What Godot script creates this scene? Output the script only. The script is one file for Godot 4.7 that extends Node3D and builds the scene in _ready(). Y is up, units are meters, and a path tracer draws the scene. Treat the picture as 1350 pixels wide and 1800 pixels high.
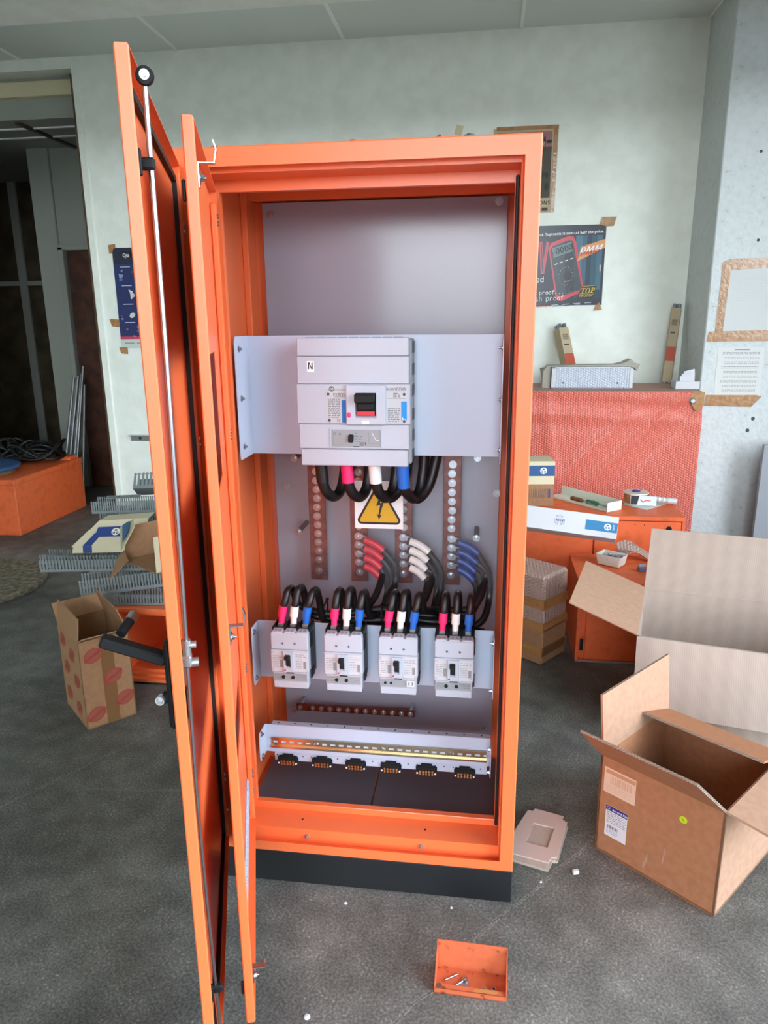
extends Node3D
# y up, metres. The enclosure's front face is the plane z = 0, from x = 0 to 0.8; the back wall is z = -3.8.

var M := {}
var taken := {}
var rng := RandomNumberGenerator.new()


class Q:
	# collects faces with explicit normals; front faces run clockwise
	var st := SurfaceTool.new()
	var col := Color.WHITE

	func _init() -> void:
		st.begin(Mesh.PRIMITIVE_TRIANGLES)

	func v(p: Vector3, n: Vector3, uv: Vector2) -> void:
		st.set_color(col)
		st.set_normal(n)
		st.set_uv(uv)
		st.add_vertex(p)

	func tri3(a: Vector3, b: Vector3, c: Vector3, na: Vector3, nb: Vector3, nc: Vector3, ua := Vector2.ZERO, ub := Vector2.ZERO, uc := Vector2.ZERO) -> void:
		if (c - a).cross(b - a).dot(na + nb + nc) >= 0.0:
			v(a, na, ua); v(b, nb, ub); v(c, nc, uc)
		else:
			v(a, na, ua); v(c, nc, uc); v(b, nb, ub)

	func tri(a: Vector3, b: Vector3, c: Vector3, n: Vector3) -> void:
		tri3(a, b, c, n, n, n)

	# a, b, c, d counter-clockwise seen from the front: lower left, lower right, upper right, upper left
	func quad(a: Vector3, b: Vector3, c: Vector3, d: Vector3, n := Vector3.ZERO) -> void:
		if n == Vector3.ZERO:
			n = (b - a).cross(c - a)
			if n.length_squared() < 1e-16:
				n = (c - a).cross(d - a)
			n = n.normalized()
		tri3(a, b, c, n, n, n, Vector2(0, 1), Vector2(1, 1), Vector2(1, 0))
		tri3(a, c, d, n, n, n, Vector2(0, 1), Vector2(1, 0), Vector2(0, 0))

	# slab between a quad and the same quad pushed back by t along its inner side
	func slab(a: Vector3, b: Vector3, c: Vector3, d: Vector3, t: float) -> void:
		var n := (b - a).cross(c - a).normalized()
		var o := n * -t
		quad(a, b, c, d, n)
		quad(b + o, a + o, d + o, c + o, -n)
		var p := [a, b, c, d]
		for i in 4:
			var p0: Vector3 = p[i]
			var p1: Vector3 = p[(i + 1) % 4]
			quad(p0 + o, p1 + o, p1, p0)

	func box(c: Vector3, s: Vector3, bev := 0.0, basis := Basis()) -> void:
		var h := s * 0.5
		var corner := func(x: float, y: float, z: float) -> Vector3: return c + basis * Vector3(x, y, z)
		bev = minf(bev, minf(h.x, minf(h.y, h.z)) * 0.98)
		for ax in 3:
			for sg in [-1.0, 1.0]:
				var u := (ax + 1) % 3
				var w := (ax + 2) % 3
				var pts := []
				for k in [[-1, -1], [1, -1], [1, 1], [-1, 1]]:
					var p := Vector3.ZERO
					p[ax] = sg * h[ax]
					p[u] = k[0] * (h[u] - bev)
					p[w] = k[1] * (h[w] - bev)
					pts.append(c + basis * p)
				var n := Vector3.ZERO
				n[ax] = sg
				quad(pts[0], pts[1], pts[2], pts[3], (basis * n).normalized())
		if bev <= 0.0:
			return
		for ax in 3:
			var u := (ax + 1) % 3
			var w := (ax + 2) % 3
			for k in [[-1, -1], [1, -1], [1, 1], [-1, 1]]:
				var n := Vector3.ZERO
				n[u] = k[0]
				n[w] = k[1]
				var p0 := Vector3.ZERO
				p0[u] = k[0] * h[u]
				p0[w] = k[1] * (h[w] - bev)
				var p1 := Vector3.ZERO
				p1[u] = k[0] * (h[u] - bev)
				p1[w] = k[1] * h[w]
				var e := Vector3.ZERO
				e[ax] = h[ax] - bev
				quad(c + basis * (p0 - e), c + basis * (p0 + e), c + basis * (p1 + e), c + basis * (p1 - e), (basis * n).normalized())
		for x in [-1.0, 1.0]:
			for y in [-1.0, 1.0]:
				for z in [-1.0, 1.0]:
					var n := (basis * Vector3(x, y, z)).normalized()
					tri(c + basis * Vector3(x * h.x, y * (h.y - bev), z * (h.z - bev)), c + basis * Vector3(x * (h.x - bev), y * h.y, z * (h.z - bev)), c + basis * Vector3(x * (h.x - bev), y * (h.y - bev), z * h.z), n)

	# box from two corners
	func bb(a: Vector3, b: Vector3, bev := 0.0) -> void:
		box((a + b) * 0.5, (b - a).abs(), bev)

	func side(dir: Vector3) -> Vector3:
		var u := Vector3.UP if absf(dir.y) < 0.9 else Vector3.RIGHT
		return dir.cross(u).normalized()

	func cyl(a: Vector3, b: Vector3, r: float, seg := 12, r2 := -1.0, caps := true, flat := false) -> void:
		if r2 < 0.0:
			r2 = r
		var d := (b - a).normalized()
		var u := side(d)
		var w := d.cross(u)
		for i in seg:
			var t0 := TAU * i / seg
			var t1 := TAU * (i + 1) / seg
			var n0 := u * cos(t0) + w * sin(t0)
			var n1 := u * cos(t1) + w * sin(t1)
			var m0 := n0
			var m1 := n1
			if flat:
				m0 = (n0 + n1).normalized()
				m1 = m0
			tri3(a + n0 * r, a + n1 * r, b + n1 * r2, m0, m1, m1)
			tri3(a + n0 * r, b + n1 * r2, b + n0 * r2, m0, m1, m0)
			if caps:
				tri(a, a + n0 * r, a + n1 * r, -d)
				tri(b, b + n0 * r2, b + n1 * r2, d)

	# hexagon bolt head or nut, lying on point a and facing dir
	func hex(a: Vector3, dir: Vector3, r: float, h: float) -> void:
		cyl(a, a + dir.normalized() * h, r, 6, r, true, true)

	func ring(c: Vector3, axis: Vector3, r0: float, r1: float, h: float, seg := 16) -> void:
		lathe([[r0, 0.0], [r1, 0.0], [r1, h], [r0, h], [r0, 0.0]], c, axis, seg)

	# profile of [radius, height] turned round an axis, flat between the rings
	func lathe(pr: Array, c: Vector3, axis: Vector3, seg := 16, smooth := false) -> void:
		var d := axis.normalized()
		var u := side(d)
		var w := d.cross(u)
		for k in pr.size() - 1:
			var r0: float = pr[k][0]
			var h0: float = pr[k][1]
			var r1: float = pr[k + 1][0]
			var h1: float = pr[k + 1][1]
			var slope := Vector2(h1 - h0, -(r1 - r0)).normalized()
			for i in seg:
				var t0 := TAU * i / seg
				var t1 := TAU * (i + 1) / seg
				var e0 := u * cos(t0) + w * sin(t0)
				var e1 := u * cos(t1) + w * sin(t1)
				var n0 := (e0 * slope.x + d * slope.y).normalized()
				var n1 := (e1 * slope.x + d * slope.y).normalized()
				var a := c + e0 * r0 + d * h0
				var b := c + e1 * r0 + d * h0
				var cc := c + e1 * r1 + d * h1
				var dd := c + e0 * r1 + d * h1
				if r0 > 1e-6:
					tri3(a, b, cc, n0, n1, n1)
				if r1 > 1e-6:
					tri3(a, cc, dd, n0, n1, n0)

	func tube(pts: Array, r: float, seg := 10, r_end := -1.0) -> void:
		var n := pts.size()
		var rings := []
		var norms := []
		var u := Vector3.ZERO
		for i in n:
			var d: Vector3 = (pts[mini(i + 1, n - 1)] - pts[maxi(i - 1, 0)]).normalized()
			if i == 0:
				u = side(d)
			else:
				u = (u - d * u.dot(d)).normalized()
			var w := d.cross(u)
			var rr := r if r_end < 0.0 else lerpf(r, r_end, float(i) / (n - 1))
			var ringp := []
			var ringn := []
			for k in seg:
				var t := TAU * k / seg
				var e := u * cos(t) + w * sin(t)
				ringp.append(pts[i] + e * rr)
				ringn.append(e)
			rings.append(ringp)
			norms.append(ringn)
		for i in n - 1:
			for k in seg:
				var k1 := (k + 1) % seg
				tri3(rings[i][k], rings[i][k1], rings[i + 1][k1], norms[i][k], norms[i][k1], norms[i + 1][k1])
				tri3(rings[i][k], rings[i + 1][k1], rings[i + 1][k], norms[i][k], norms[i + 1][k1], norms[i + 1][k])
		for e in [0, n - 1]:
			var d: Vector3 = (pts[0] - pts[1]).normalized() if e == 0 else (pts[n - 1] - pts[n - 2]).normalized()
			for k in seg:
				tri(pts[e], rings[e][k], rings[e][(k + 1) % seg], d)

	# polygon in the plane of x and y axes given by a basis, with thickness t behind it
	func prism(poly: PackedVector2Array, origin: Vector3, basis: Basis, t: float) -> void:
		var idx := Geometry2D.triangulate_polygon(poly)
		var z := basis.z.normalized()
		var at := func(p: Vector2) -> Vector3: return origin + basis.x * p.x + basis.y * p.y
		for i in range(0, idx.size(), 3):
			var a: Vector3 = at.call(poly[idx[i]])
			var b: Vector3 = at.call(poly[idx[i + 1]])
			var c: Vector3 = at.call(poly[idx[i + 2]])
			tri(a, b, c, z)
			if t > 0.0:
				tri(a - z * t, b - z * t, c - z * t, -z)
		if t <= 0.0:
			return
		var turn := 1.0 if not Geometry2D.is_polygon_clockwise(poly) else -1.0
		for i in poly.size():
			var p0 := poly[i]
			var p1 := poly[(i + 1) % poly.size()]
			var a: Vector3 = at.call(p0)
			var b: Vector3 = at.call(p1)
			var n := (b - a).cross(z).normalized() * turn
			tri(a, b, b - z * t, n)
			tri(a, b - z * t, a - z * t, n)

	# rows of [left, bottom, right, top, z]: rectangles joined one to the next
	func rect_sweep(rows: Array) -> void:
		for i in rows.size() - 1:
			var a: Array = rows[i]
			var b: Array = rows[i + 1]
			var pa := [Vector3(a[0], a[1], a[4]), Vector3(a[2], a[1], a[4]), Vector3(a[2], a[3], a[4]), Vector3(a[0], a[3], a[4])]
			var pb := [Vector3(b[0], b[1], b[4]), Vector3(b[2], b[1], b[4]), Vector3(b[2], b[3], b[4]), Vector3(b[0], b[3], b[4])]
			for k in 4:
				var k1 := (k + 1) % 4
				quad(pa[k], pa[k1], pb[k1], pb[k])

	# flat print: a rectangle facing +z of a basis
	func patch(x0: float, y0: float, x1: float, y1: float, z: float, c: Color) -> void:
		col = c.srgb_to_linear()
		quad(Vector3(x0, y0, z), Vector3(x1, y0, z), Vector3(x1, y1, z), Vector3(x0, y1, z), Vector3.BACK)

	func patch_poly(pts: Array, z: float, c: Color) -> void:
		col = c.srgb_to_linear()
		prism(PackedVector2Array(pts), Vector3(0, 0, z), Basis(), 0.0)

	func disc(cx: float, cy: float, r: float, z: float, c: Color, seg := 20, ry := -1.0, turn := 0.0) -> void:
		var pts := []
		if ry < 0.0:
			ry = r
		for i in seg:
			var t := TAU * i / seg
			pts.append(Vector2(cx, cy) + Vector2(cos(t) * r, sin(t) * ry).rotated(turn))
		patch_poly(pts, z, c)

	func stroke(pts: Array, w: float, z: float, c: Color) -> void:
		for i in pts.size() - 1:
			var a: Vector2 = pts[i]
			var b: Vector2 = pts[i + 1]
			var n := (b - a).normalized().rotated(PI / 2) * w * 0.5
			col = c.srgb_to_linear()
			var q := [a - n, b - n, b + n, a + n]
			quad(Vector3(q[0].x, q[0].y, z), Vector3(q[1].x, q[1].y, z), Vector3(q[2].x, q[2].y, z), Vector3(q[3].x, q[3].y, z), Vector3.BACK)


func numbered(called: String) -> String:
	var n: int = taken.get(called, 0)
	taken[called] = n + 1
	return called if n == 0 else "%s_%03d" % [called, n]


# one mesh, a part of parent (or a top-level thing when parent is this node)
func part(parent: Node, called: String, q: Q, m: Material) -> MeshInstance3D:
	var o := MeshInstance3D.new()
	o.mesh = q.st.commit()
	o.mesh.surface_set_material(0, m)
	o.name = numbered(called) if parent == self else called
	if called in ["print", "ribs", "hole", "slot", "vent_slot", "drilled_hole", "tube_caps", "cover_screw", "fixing_screw", "dial"]:
		o.set_meta("kind", "stuff")  # too small to tell the pieces apart
	parent.add_child(o, true)
	return o


func tag(o: Node, label: String, category: String, group := "") -> Node:
	o.set_meta("label", label)
	o.set_meta("category", category)
	if group:
		o.set_meta("group", group)
	return o


func thing(called: String, label: String, category: String, at := Vector3.ZERO, turn := 0.0, group := "") -> Node3D:
	var o := Node3D.new()
	o.name = numbered(called)
	add_child(o)
	o.position = at
	o.rotation.y = turn
	tag(o, label, category, group)
	return o


func structure(called: String, q: Q, m: Material, parent: Node = self) -> MeshInstance3D:
	var o := part(parent, called, q, m)
	if parent == self:
		o.set_meta("kind", "structure")
	return o


# part whose name says what it is and whose label says how it looks
func lpart(parent: Node, called: String, q: Q, m: Material, label: String) -> MeshInstance3D:
	var o := part(parent, called, q, m)
	o.set_meta("label", label)
	return o


func text(parent: Node, words: String, at: Vector3, height: float, m: Material, basis := Basis(), font := "Droid Sans", bold := false, slant := 0.0, called := "lettering") -> MeshInstance3D:
	var t := TextMesh.new()
	var f := SystemFont.new()
	f.font_names = PackedStringArray([font])
	if bold:
		f.font_weight = 700
	t.font = f
	t.font_size = 32
	t.text = words
	t.depth = 0.0
	t.pixel_size = height / 23.0
	t.curve_step = 3.0
	t.material = m
	var o := MeshInstance3D.new()
	o.mesh = t
	o.name = called
	var b := basis
	if slant != 0.0:
		b = Basis(basis.x, basis.y + basis.x * slant, basis.z)
	o.transform = Transform3D(b, at)
	parent.add_child(o, true)
	return o


func std(c: Color, rough := 0.5, metal := 0.0, spec := 0.5) -> StandardMaterial3D:
	var m := StandardMaterial3D.new()
	m.albedo_color = c
	m.roughness = rough
	m.metallic = metal
	m.metallic_specular = spec
	return m


func noise(freq: float, octaves := 4, s := 1, kind := FastNoiseLite.TYPE_SIMPLEX_SMOOTH) -> FastNoiseLite:
	var n := FastNoiseLite.new()
	n.noise_type = kind
	n.frequency = freq
	n.fractal_octaves = octaves
	n.seed = s
	return n


func noise_tex(freq: float, octaves: int, s: int, cols: Array, offs: Array, size := 512) -> NoiseTexture2D:
	var t := NoiseTexture2D.new()
	t.width = size
	t.height = size
	t.seamless = true
	t.noise = noise(freq, octaves, s)
	var g := Gradient.new()
	g.colors = PackedColorArray(cols)
	g.offsets = PackedFloat32Array(offs)
	t.color_ramp = g
	return t


func normal_tex(freq: float, octaves: int, s: int, strength := 4.0, size := 512, kind := FastNoiseLite.TYPE_SIMPLEX_SMOOTH) -> NoiseTexture2D:
	var t := NoiseTexture2D.new()
	t.width = size
	t.height = size
	t.seamless = true
	t.as_normal_map = true
	t.bump_strength = strength
	t.noise = noise(freq, octaves, s, kind)
	return t


func triplanar(m: StandardMaterial3D, per_metre: float, world := true) -> StandardMaterial3D:
	m.uv1_triplanar = true
	m.uv1_world_triplanar = world
	m.uv1_scale = Vector3.ONE * per_metre
	return m


func smooth_path(pts: Array, per := 6) -> Array:
	var out := []
	var n := pts.size()
	for i in n - 1:
		var p0: Vector3 = pts[maxi(i - 1, 0)]
		var p1: Vector3 = pts[i]
		var p2: Vector3 = pts[i + 1]
		var p3: Vector3 = pts[mini(i + 2, n - 1)]
		for k in per:
			var t := float(k) / per
			out.append(p1.cubic_interpolate(p2, p0, p3, t))
	out.append(pts[n - 1])
	return out


func copy(o: Node3D) -> Node3D:
	var base := String(o.name).rstrip("0123456789").trim_suffix("_")
	var c: Node3D = o.duplicate()
	c.name = numbered(base)
	add_child(c)
	return c


const RZ0 := -0.5
const RZ1 := 5.2
const RS := 0.5
const RH := 4.2
const FX0 := -0.8
const FX1 := 2.2
const FH := 4.2


func _ready() -> void:
	rng.seed = 7
	# camera
	var cam := Camera3D.new()
	cam.name = "camera"
	cam.fov = 70.25
	cam.position = Vector3(0.6961, 1.5281, 1.6667)
	cam.rotation = Vector3(-0.25615, 0.13887, -0.01005)
	cam.near = 0.05
	cam.far = 200.0
	cam.current = true
	add_child(cam)
	# overcast sky through the workshop's doors and windows
	var env := Environment.new()
	var sky := Sky.new()
	var sm := ProceduralSkyMaterial.new()
	sm.sky_top_color = Color(0.86, 0.92, 1.0)
	sm.sky_horizon_color = Color(0.95, 0.98, 1.0)
	sm.sky_curve = 0.3
	sm.sky_energy_multiplier = 3.1
	sm.ground_bottom_color = Color(0.42, 0.42, 0.41)
	sm.ground_horizon_color = Color(0.55, 0.55, 0.54)
	sm.ground_energy_multiplier = 2.0
	sky.sky_material = sm
	env.background_mode = Environment.BG_SKY
	env.sky = sky
	env.tonemap_mode = Environment.TONE_MAPPER_LINEAR
	env.tonemap_exposure = 0.93
	env.sdfgi_enabled = true
	env.ssao_enabled = true
	env.ssil_enabled = true
	var we := WorldEnvironment.new()
	we.name = "world"
	we.environment = env
	add_child(we)

	make_materials()
	build_room()
	build_back_room()
	build_cabinet()
	build_outer_door()
	build_inner_door()
	build_inside()
	build_cables()
	build_wall_papers()
	build_right_side()
	build_cartons()
	build_left_side()
	build_floor_things()


func make_materials() -> void:
	# powder-coated orange steel
	var o := std(Color8(233, 114, 64), 0.34, 0.0, 0.5)
	o.normal_enabled = true
	o.normal_texture = normal_tex(0.045, 2, 5, 2.0, 256)
	o.normal_scale = 0.12
	triplanar(o, 9.0, false)
	M.orange = o
	var od := std(Color8(228, 104, 54), 0.5)
	od.albedo_texture = noise_tex(0.012, 5, 21, [Color(0.91, 0.9, 0.88), Color(1, 1, 1), Color(0.96, 0.95, 0.94)], [0.1, 0.5, 1.0])
	triplanar(od, 1.4, false)
	M.orange_used = od
	M.black_paint = std(Color8(26, 29, 31), 0.42)
	M.black = std(Color8(22, 23, 25), 0.6, 0.0, 0.35)
	M.black_matte = std(Color8(18, 18, 19), 0.75)
	M.rubber = std(Color8(20, 20, 21), 0.6)
	M.cable = std(Color8(17, 17, 19), 0.42)
	M.white_steel = std(Color8(180, 190, 209), 0.32)
	M.plate = std(Color8(148, 150, 163), 0.2)
	M.shell = std(Color8(172, 178, 190), 0.42)
	M.shell_grey = std(Color8(140, 144, 148), 0.5)
	M.case_dark = std(Color8(52, 55, 60), 0.5)
	M.grey_label = std(Color8(178, 181, 186), 0.5)
	M.steel = std(Color8(168, 171, 178), 0.28, 1.0)
	M.steel_dull = std(Color8(170, 172, 174), 0.42, 0.9)
	M.zinc = std(Color8(225, 212, 178), 0.2, 1.0)
	M.brass = std(Color8(214, 180, 110), 0.3, 1.0)
	var cu := std(Color8(118, 54, 38), 0.42, 0.45)
	cu.albedo_texture = noise_tex(0.02, 4, 31, [Color(0.72, 0.66, 0.62), Color(1, 1, 1)], [0.2, 0.75], 256)
	triplanar(cu, 6.0)
	M.copper = cu
	M.pink = std(Color8(232, 40, 108), 0.4)
	M.red_sleeve = std(Color8(196, 30, 52), 0.42)
	M.white_sleeve = std(Color8(232, 230, 226), 0.4)
	M.blue = std(Color8(24, 98, 190), 0.4)
	M.blue_dark = std(Color8(28, 62, 140), 0.42)
	M.red = std(Color8(190, 26, 44), 0.4)
	M.pan = std(Color8(88, 90, 98), 0.32)
	var pm := StandardMaterial3D.new()
	pm.transparency = BaseMaterial3D.TRANSPARENCY_ALPHA
	pm.albedo_color = Color(0.93, 0.95, 1.0, 0.02)
	pm.roughness = 0.03
	pm.metallic_specular = 0.3
	M.perspex = pm
	# print takes its colours from the vertices
	var ink := std(Color.WHITE, 0.55)
	ink.vertex_color_use_as_albedo = true
	M.print = ink
	var gloss := std(Color.WHITE, 0.22)
	gloss.vertex_color_use_as_albedo = true
	M.print_gloss = gloss
	M.ink_black = std(Color8(24, 25, 28), 0.6)
	M.ink_white = std(Color8(238, 240, 240), 0.5)
	M.ink_grey = std(Color8(110, 112, 116), 0.6)
	M.ink_yellow = std(Color8(226, 190, 70), 0.5)
	M.ink_blue = std(Color8(40, 70, 130), 0.5)
	M.ink_red = std(Color8(176, 44, 46), 0.6)
	# painted plaster
	var wall := std(Color8(241, 246, 236), 0.62)
	wall.albedo_texture = noise_tex(0.006, 5, 41, [Color(0.975, 0.975, 0.97), Color(1, 1, 1)], [0.25, 0.7], 1024)
	wall.normal_enabled = true
	wall.normal_texture = normal_tex(0.03, 4, 42, 3.0, 512)
	wall.normal_scale = 0.15
	triplanar(wall, 0.8)
	M.wall = wall
	var pier := std(Color8(206, 213, 213), 0.55)
	pier.albedo_texture = noise_tex(0.011, 6, 43, [Color(0.7, 0.68, 0.64), Color(0.97, 0.97, 0.96), Color(1, 1, 1)], [0.0, 0.17, 0.7], 1024)
	pier.normal_enabled = true
	pier.normal_texture = normal_tex(0.035, 5, 44, 8.0, 512)
	pier.normal_scale = 0.22
	triplanar(pier, 1.3)
	M.pier = pier
	M.ceiling = std(Color8(224, 230, 224), 0.7)
	M.ceiling_strip = std(Color8(250, 251, 248), 0.6)
	M.dark_wood = triplanar(wood(Color8(92, 50, 34), 61), 1.0)
	M.brown_jamb = triplanar(wood(Color8(120, 92, 64), 62), 1.0)
	M.dark_panel = triplanar(wood(Color8(84, 74, 56), 63), 0.7)
	M.grey_paint = std(Color8(160, 164, 154), 0.6)
	M.cream = std(Color8(216, 206, 170), 0.6)
	# cardboard
	M.card = card(Color8(168, 118, 86), 71)
	M.card_light = ribbed(card(Color8(186, 169, 156), 72))
	M.card_pale = card(Color8(178, 142, 118), 73)
	M.card_brown = card(Color8(160, 122, 90), 74)
	M.card_edge = std(Color8(176, 160, 146), 0.9)
	M.card_white = std(Color8(204, 205, 208), 0.6)
	M.card_cream = std(Color8(206, 196, 164), 0.6)
	var tp := std(Color8(176, 128, 80), 0.2, 0.0, 0.6)
	tp.albedo_texture = noise_tex(0.02, 4, 75, [Color(0.9, 0.88, 0.84), Color(1, 1, 1)], [0.3, 0.7], 256)
	tp.normal_enabled = true
	tp.normal_texture = normal_tex(0.03, 3, 76, 6.0, 256)
	tp.normal_scale = 0.12
	triplanar(tp, 4.0)
	M.tape = tp
	M.paper = std(Color8(206, 210, 208), 0.7)
	M.duct = std(Color8(120, 127, 127), 0.55)
	# bubble wrap over orange paint and over brown card
	M.bubble_pink = bubbles(Color8(222, 112, 94), 81)
	M.bubble_clear = bubbles(Color8(178, 150, 138), 82)
	M.foam = bubbles(Color8(196, 204, 216), 83)
	M.black_heap = std(Color8(14, 14, 14), 0.5)


func wood(c: Color, s: int) -> StandardMaterial3D:
	var m := std(c, 0.55)
	var t := noise_tex(0.01, 5, s, [Color(0.72, 0.7, 0.68), Color(1, 1, 1)], [0.25, 0.75], 512)
	m.albedo_texture = t
	return m


func card(c: Color, s: int) -> StandardMaterial3D:
	var m := std(c, 0.85, 0.0, 0.3)
	m.albedo_texture = noise_tex(0.02, 5, s, [Color(0.945, 0.94, 0.93), Color(1, 1, 1)], [0.2, 0.8], 512)
	triplanar(m, 3.0, false)
	return m


func ribbed(m: StandardMaterial3D) -> StandardMaterial3D:
	# upright flutes telegraphing through the liner, about seven millimetres apart
	var n := 384
	var im := Image.create(n, n, false, Image.FORMAT_RGB8)
	var patchy := noise(0.012, 4, 79).get_image(n, n)
	for x in n:
		var rib := 0.5 + 0.5 * sin(TAU * x * 48.0 / n)
		var odd := 0.03 * sin(TAU * x * 5.0 / n + 1.0)
		for y in n:
			var v := 0.93 + 0.05 * rib + odd * 0.5 + 0.02 * (patchy.get_pixel(x, y).r - 0.5)
			im.set_pixel(x, y, Color(v, v, v))
	m.albedo_texture = ImageTexture.create_from_image(im)
	triplanar(m, 3.0, false)
	return m


func bubbles(c: Color, s: int) -> StandardMaterial3D:
	# a sheet of round air cushions, ten millimetres apart, as relief
	var n := 128
	var im := Image.create(n, n, false, Image.FORMAT_RGB8)
	for y in n:
		for x in n:
			var best := 9.0
			for p in [Vector2(0, 0), Vector2(64, 32), Vector2(0, 64), Vector2(64, 96), Vector2(128, 0), Vector2(128, 64), Vector2(0, 128), Vector2(64, -32), Vector2(64, 160), Vector2(128, 128)]:
				best = minf(best, Vector2(x, y).distance_to(p) / 30.0)
			var h := sqrt(maxf(0.0, 1.0 - best * best))
			im.set_pixel(x, y, Color(h, h, h))
	im.bump_map_to_normal_map(10.0)
	var m := std(c, 0.3, 0.0, 0.6)
	m.normal_enabled = true
	m.normal_texture = ImageTexture.create_from_image(im)
	m.normal_scale = 1.6
	m.albedo_texture = noise_tex(0.014, 4, s, [Color(0.84, 0.82, 0.82), Color(1, 1, 1)], [0.25, 0.7], 256)
	triplanar(m, 33.0)
	m.albedo_texture = null
	return m


func stamp_line(px: PackedByteArray, n: int, a: Vector2, b: Vector2, dark_in: float, seed_at: int) -> void:
	var r := RandomNumberGenerator.new()
	r.seed = seed_at
	var steps := int(a.distance_to(b))
	var off := 0.0
	var dark := dark_in
	var nrm := (b - a).normalized().rotated(PI / 2)
	for i in steps:
		off = clampf(off + r.randf_range(-0.6, 0.6), -4.0, 4.0)
		var p := a.lerp(b, float(i) / steps) + nrm * off
		for w in range(-3, 4):
			var q := p + nrm * w
			var x := int(q.x)
			var y := int(q.y)
			if x < 0 or y < 0 or x >= n or y >= n:
				continue
			var k := (y * n + x) * 3
			dark = dark_in * 1.7
			var add := -dark * 0.6 if absi(w) < 1 else (dark * 0.9 if absi(w) <= 2 and r.randf() < 0.65 else 0.0)
			for c in 3:
				px[k + c] = clampi(px[k + c] + int(add), 0, 255)


func floor_image() -> Image:
	# worn cement: mottling, pale scuffs, dark stains and joints, four metres a side
	var n := 2048
	var big := noise(0.0022, 5, 101).get_image(n, n).get_data()
	var mid := noise(0.014, 5, 102).get_image(n, n).get_data()
	var fine := noise(0.22, 4, 103).get_image(n, n).get_data()
	var veins := noise(0.012, 5, 104)
	veins.fractal_type = FastNoiseLite.FRACTAL_RIDGED
	veins.domain_warp_enabled = true
	veins.domain_warp_amplitude = 40.0
	var scr := veins.get_image(n, n).get_data()
	var out := PackedByteArray()
	out.resize(n * n * 3)
	for i in n * n:
		var g := 104.0 + (big[i] - 128) * 0.17 + (mid[i] - 128) * 0.12 + (fine[i] - 128) * 0.28
		if fine[i] > 182 and mid[i] > 138:
			g += (fine[i] - 182) * 0.9
		if scr[i] > 205 and mid[i] > 120:
			g += (scr[i] - 205) * 0.5
		elif scr[i] > 226:
			g -= (scr[i] - 226) * 0.8
		var k := i * 3
		out[k] = clampi(int(g), 0, 255)
		out[k + 1] = clampi(int(g * 0.995), 0, 255)
		out[k + 2] = clampi(int(g * 0.945), 0, 255)
	var m2 := func(x: float, z: float) -> Vector2: return Vector2((x + 2.0) / 4.0, (z + 2.5) / 4.0) * n
	var lines := [[-0.9, -0.1, -0.52, -0.72, 24], [-0.52, -0.72, -0.2, -1.2, 20], [-1.3, 0.35, -0.9, -0.1, 20], [-0.62, -0.33, 0.0, -0.4, 18], [0.49, 0.42, 0.62, 0.27, 22], [0.7, 0.14, 0.82, 0.0, 22], [0.2, 0.85, 0.49, 0.42, 18], [0.82, 0.0, 1.1, -0.35, 26], [1.0, -0.3, 2.2, -0.28, 26], [1.1, -0.35, 1.8, -1.2, 16], [0.95, 0.5, 1.7, 0.1, 8], [0.3, 0.5, 0.5, 0.9, 8], [-2.4, -1.2, -0.9, -0.9, 14], [-1.6, -3.0, -1.3, 0.35, 10]]
	var s := 1
	for l in lines:
		stamp_line(out, n, m2.call(l[0], l[1]), m2.call(l[2], l[3]), l[4], 500 + s)
		s += 1
	var r := RandomNumberGenerator.new()
	r.seed = 77
	for k in 420:
		# dropped specks of plaster and wire ends trodden into the cement
		var x := r.randi_range(0, n - 6)
		var y := r.randi_range(0, n - 6)
		var w := r.randi_range(1, 2)
		var b := r.randi_range(25, 70) if r.randf() < 0.75 else -35
		for dy in w:
			for dx in w + r.randi_range(0, 1):
				var q := ((y + dy) * n + x + dx) * 3
				for c in 3:
					out[q + c] = clampi(out[q + c] + b, 0, 255)
	return Image.create_from_data(n, n, false, Image.FORMAT_RGB8, out)


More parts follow.
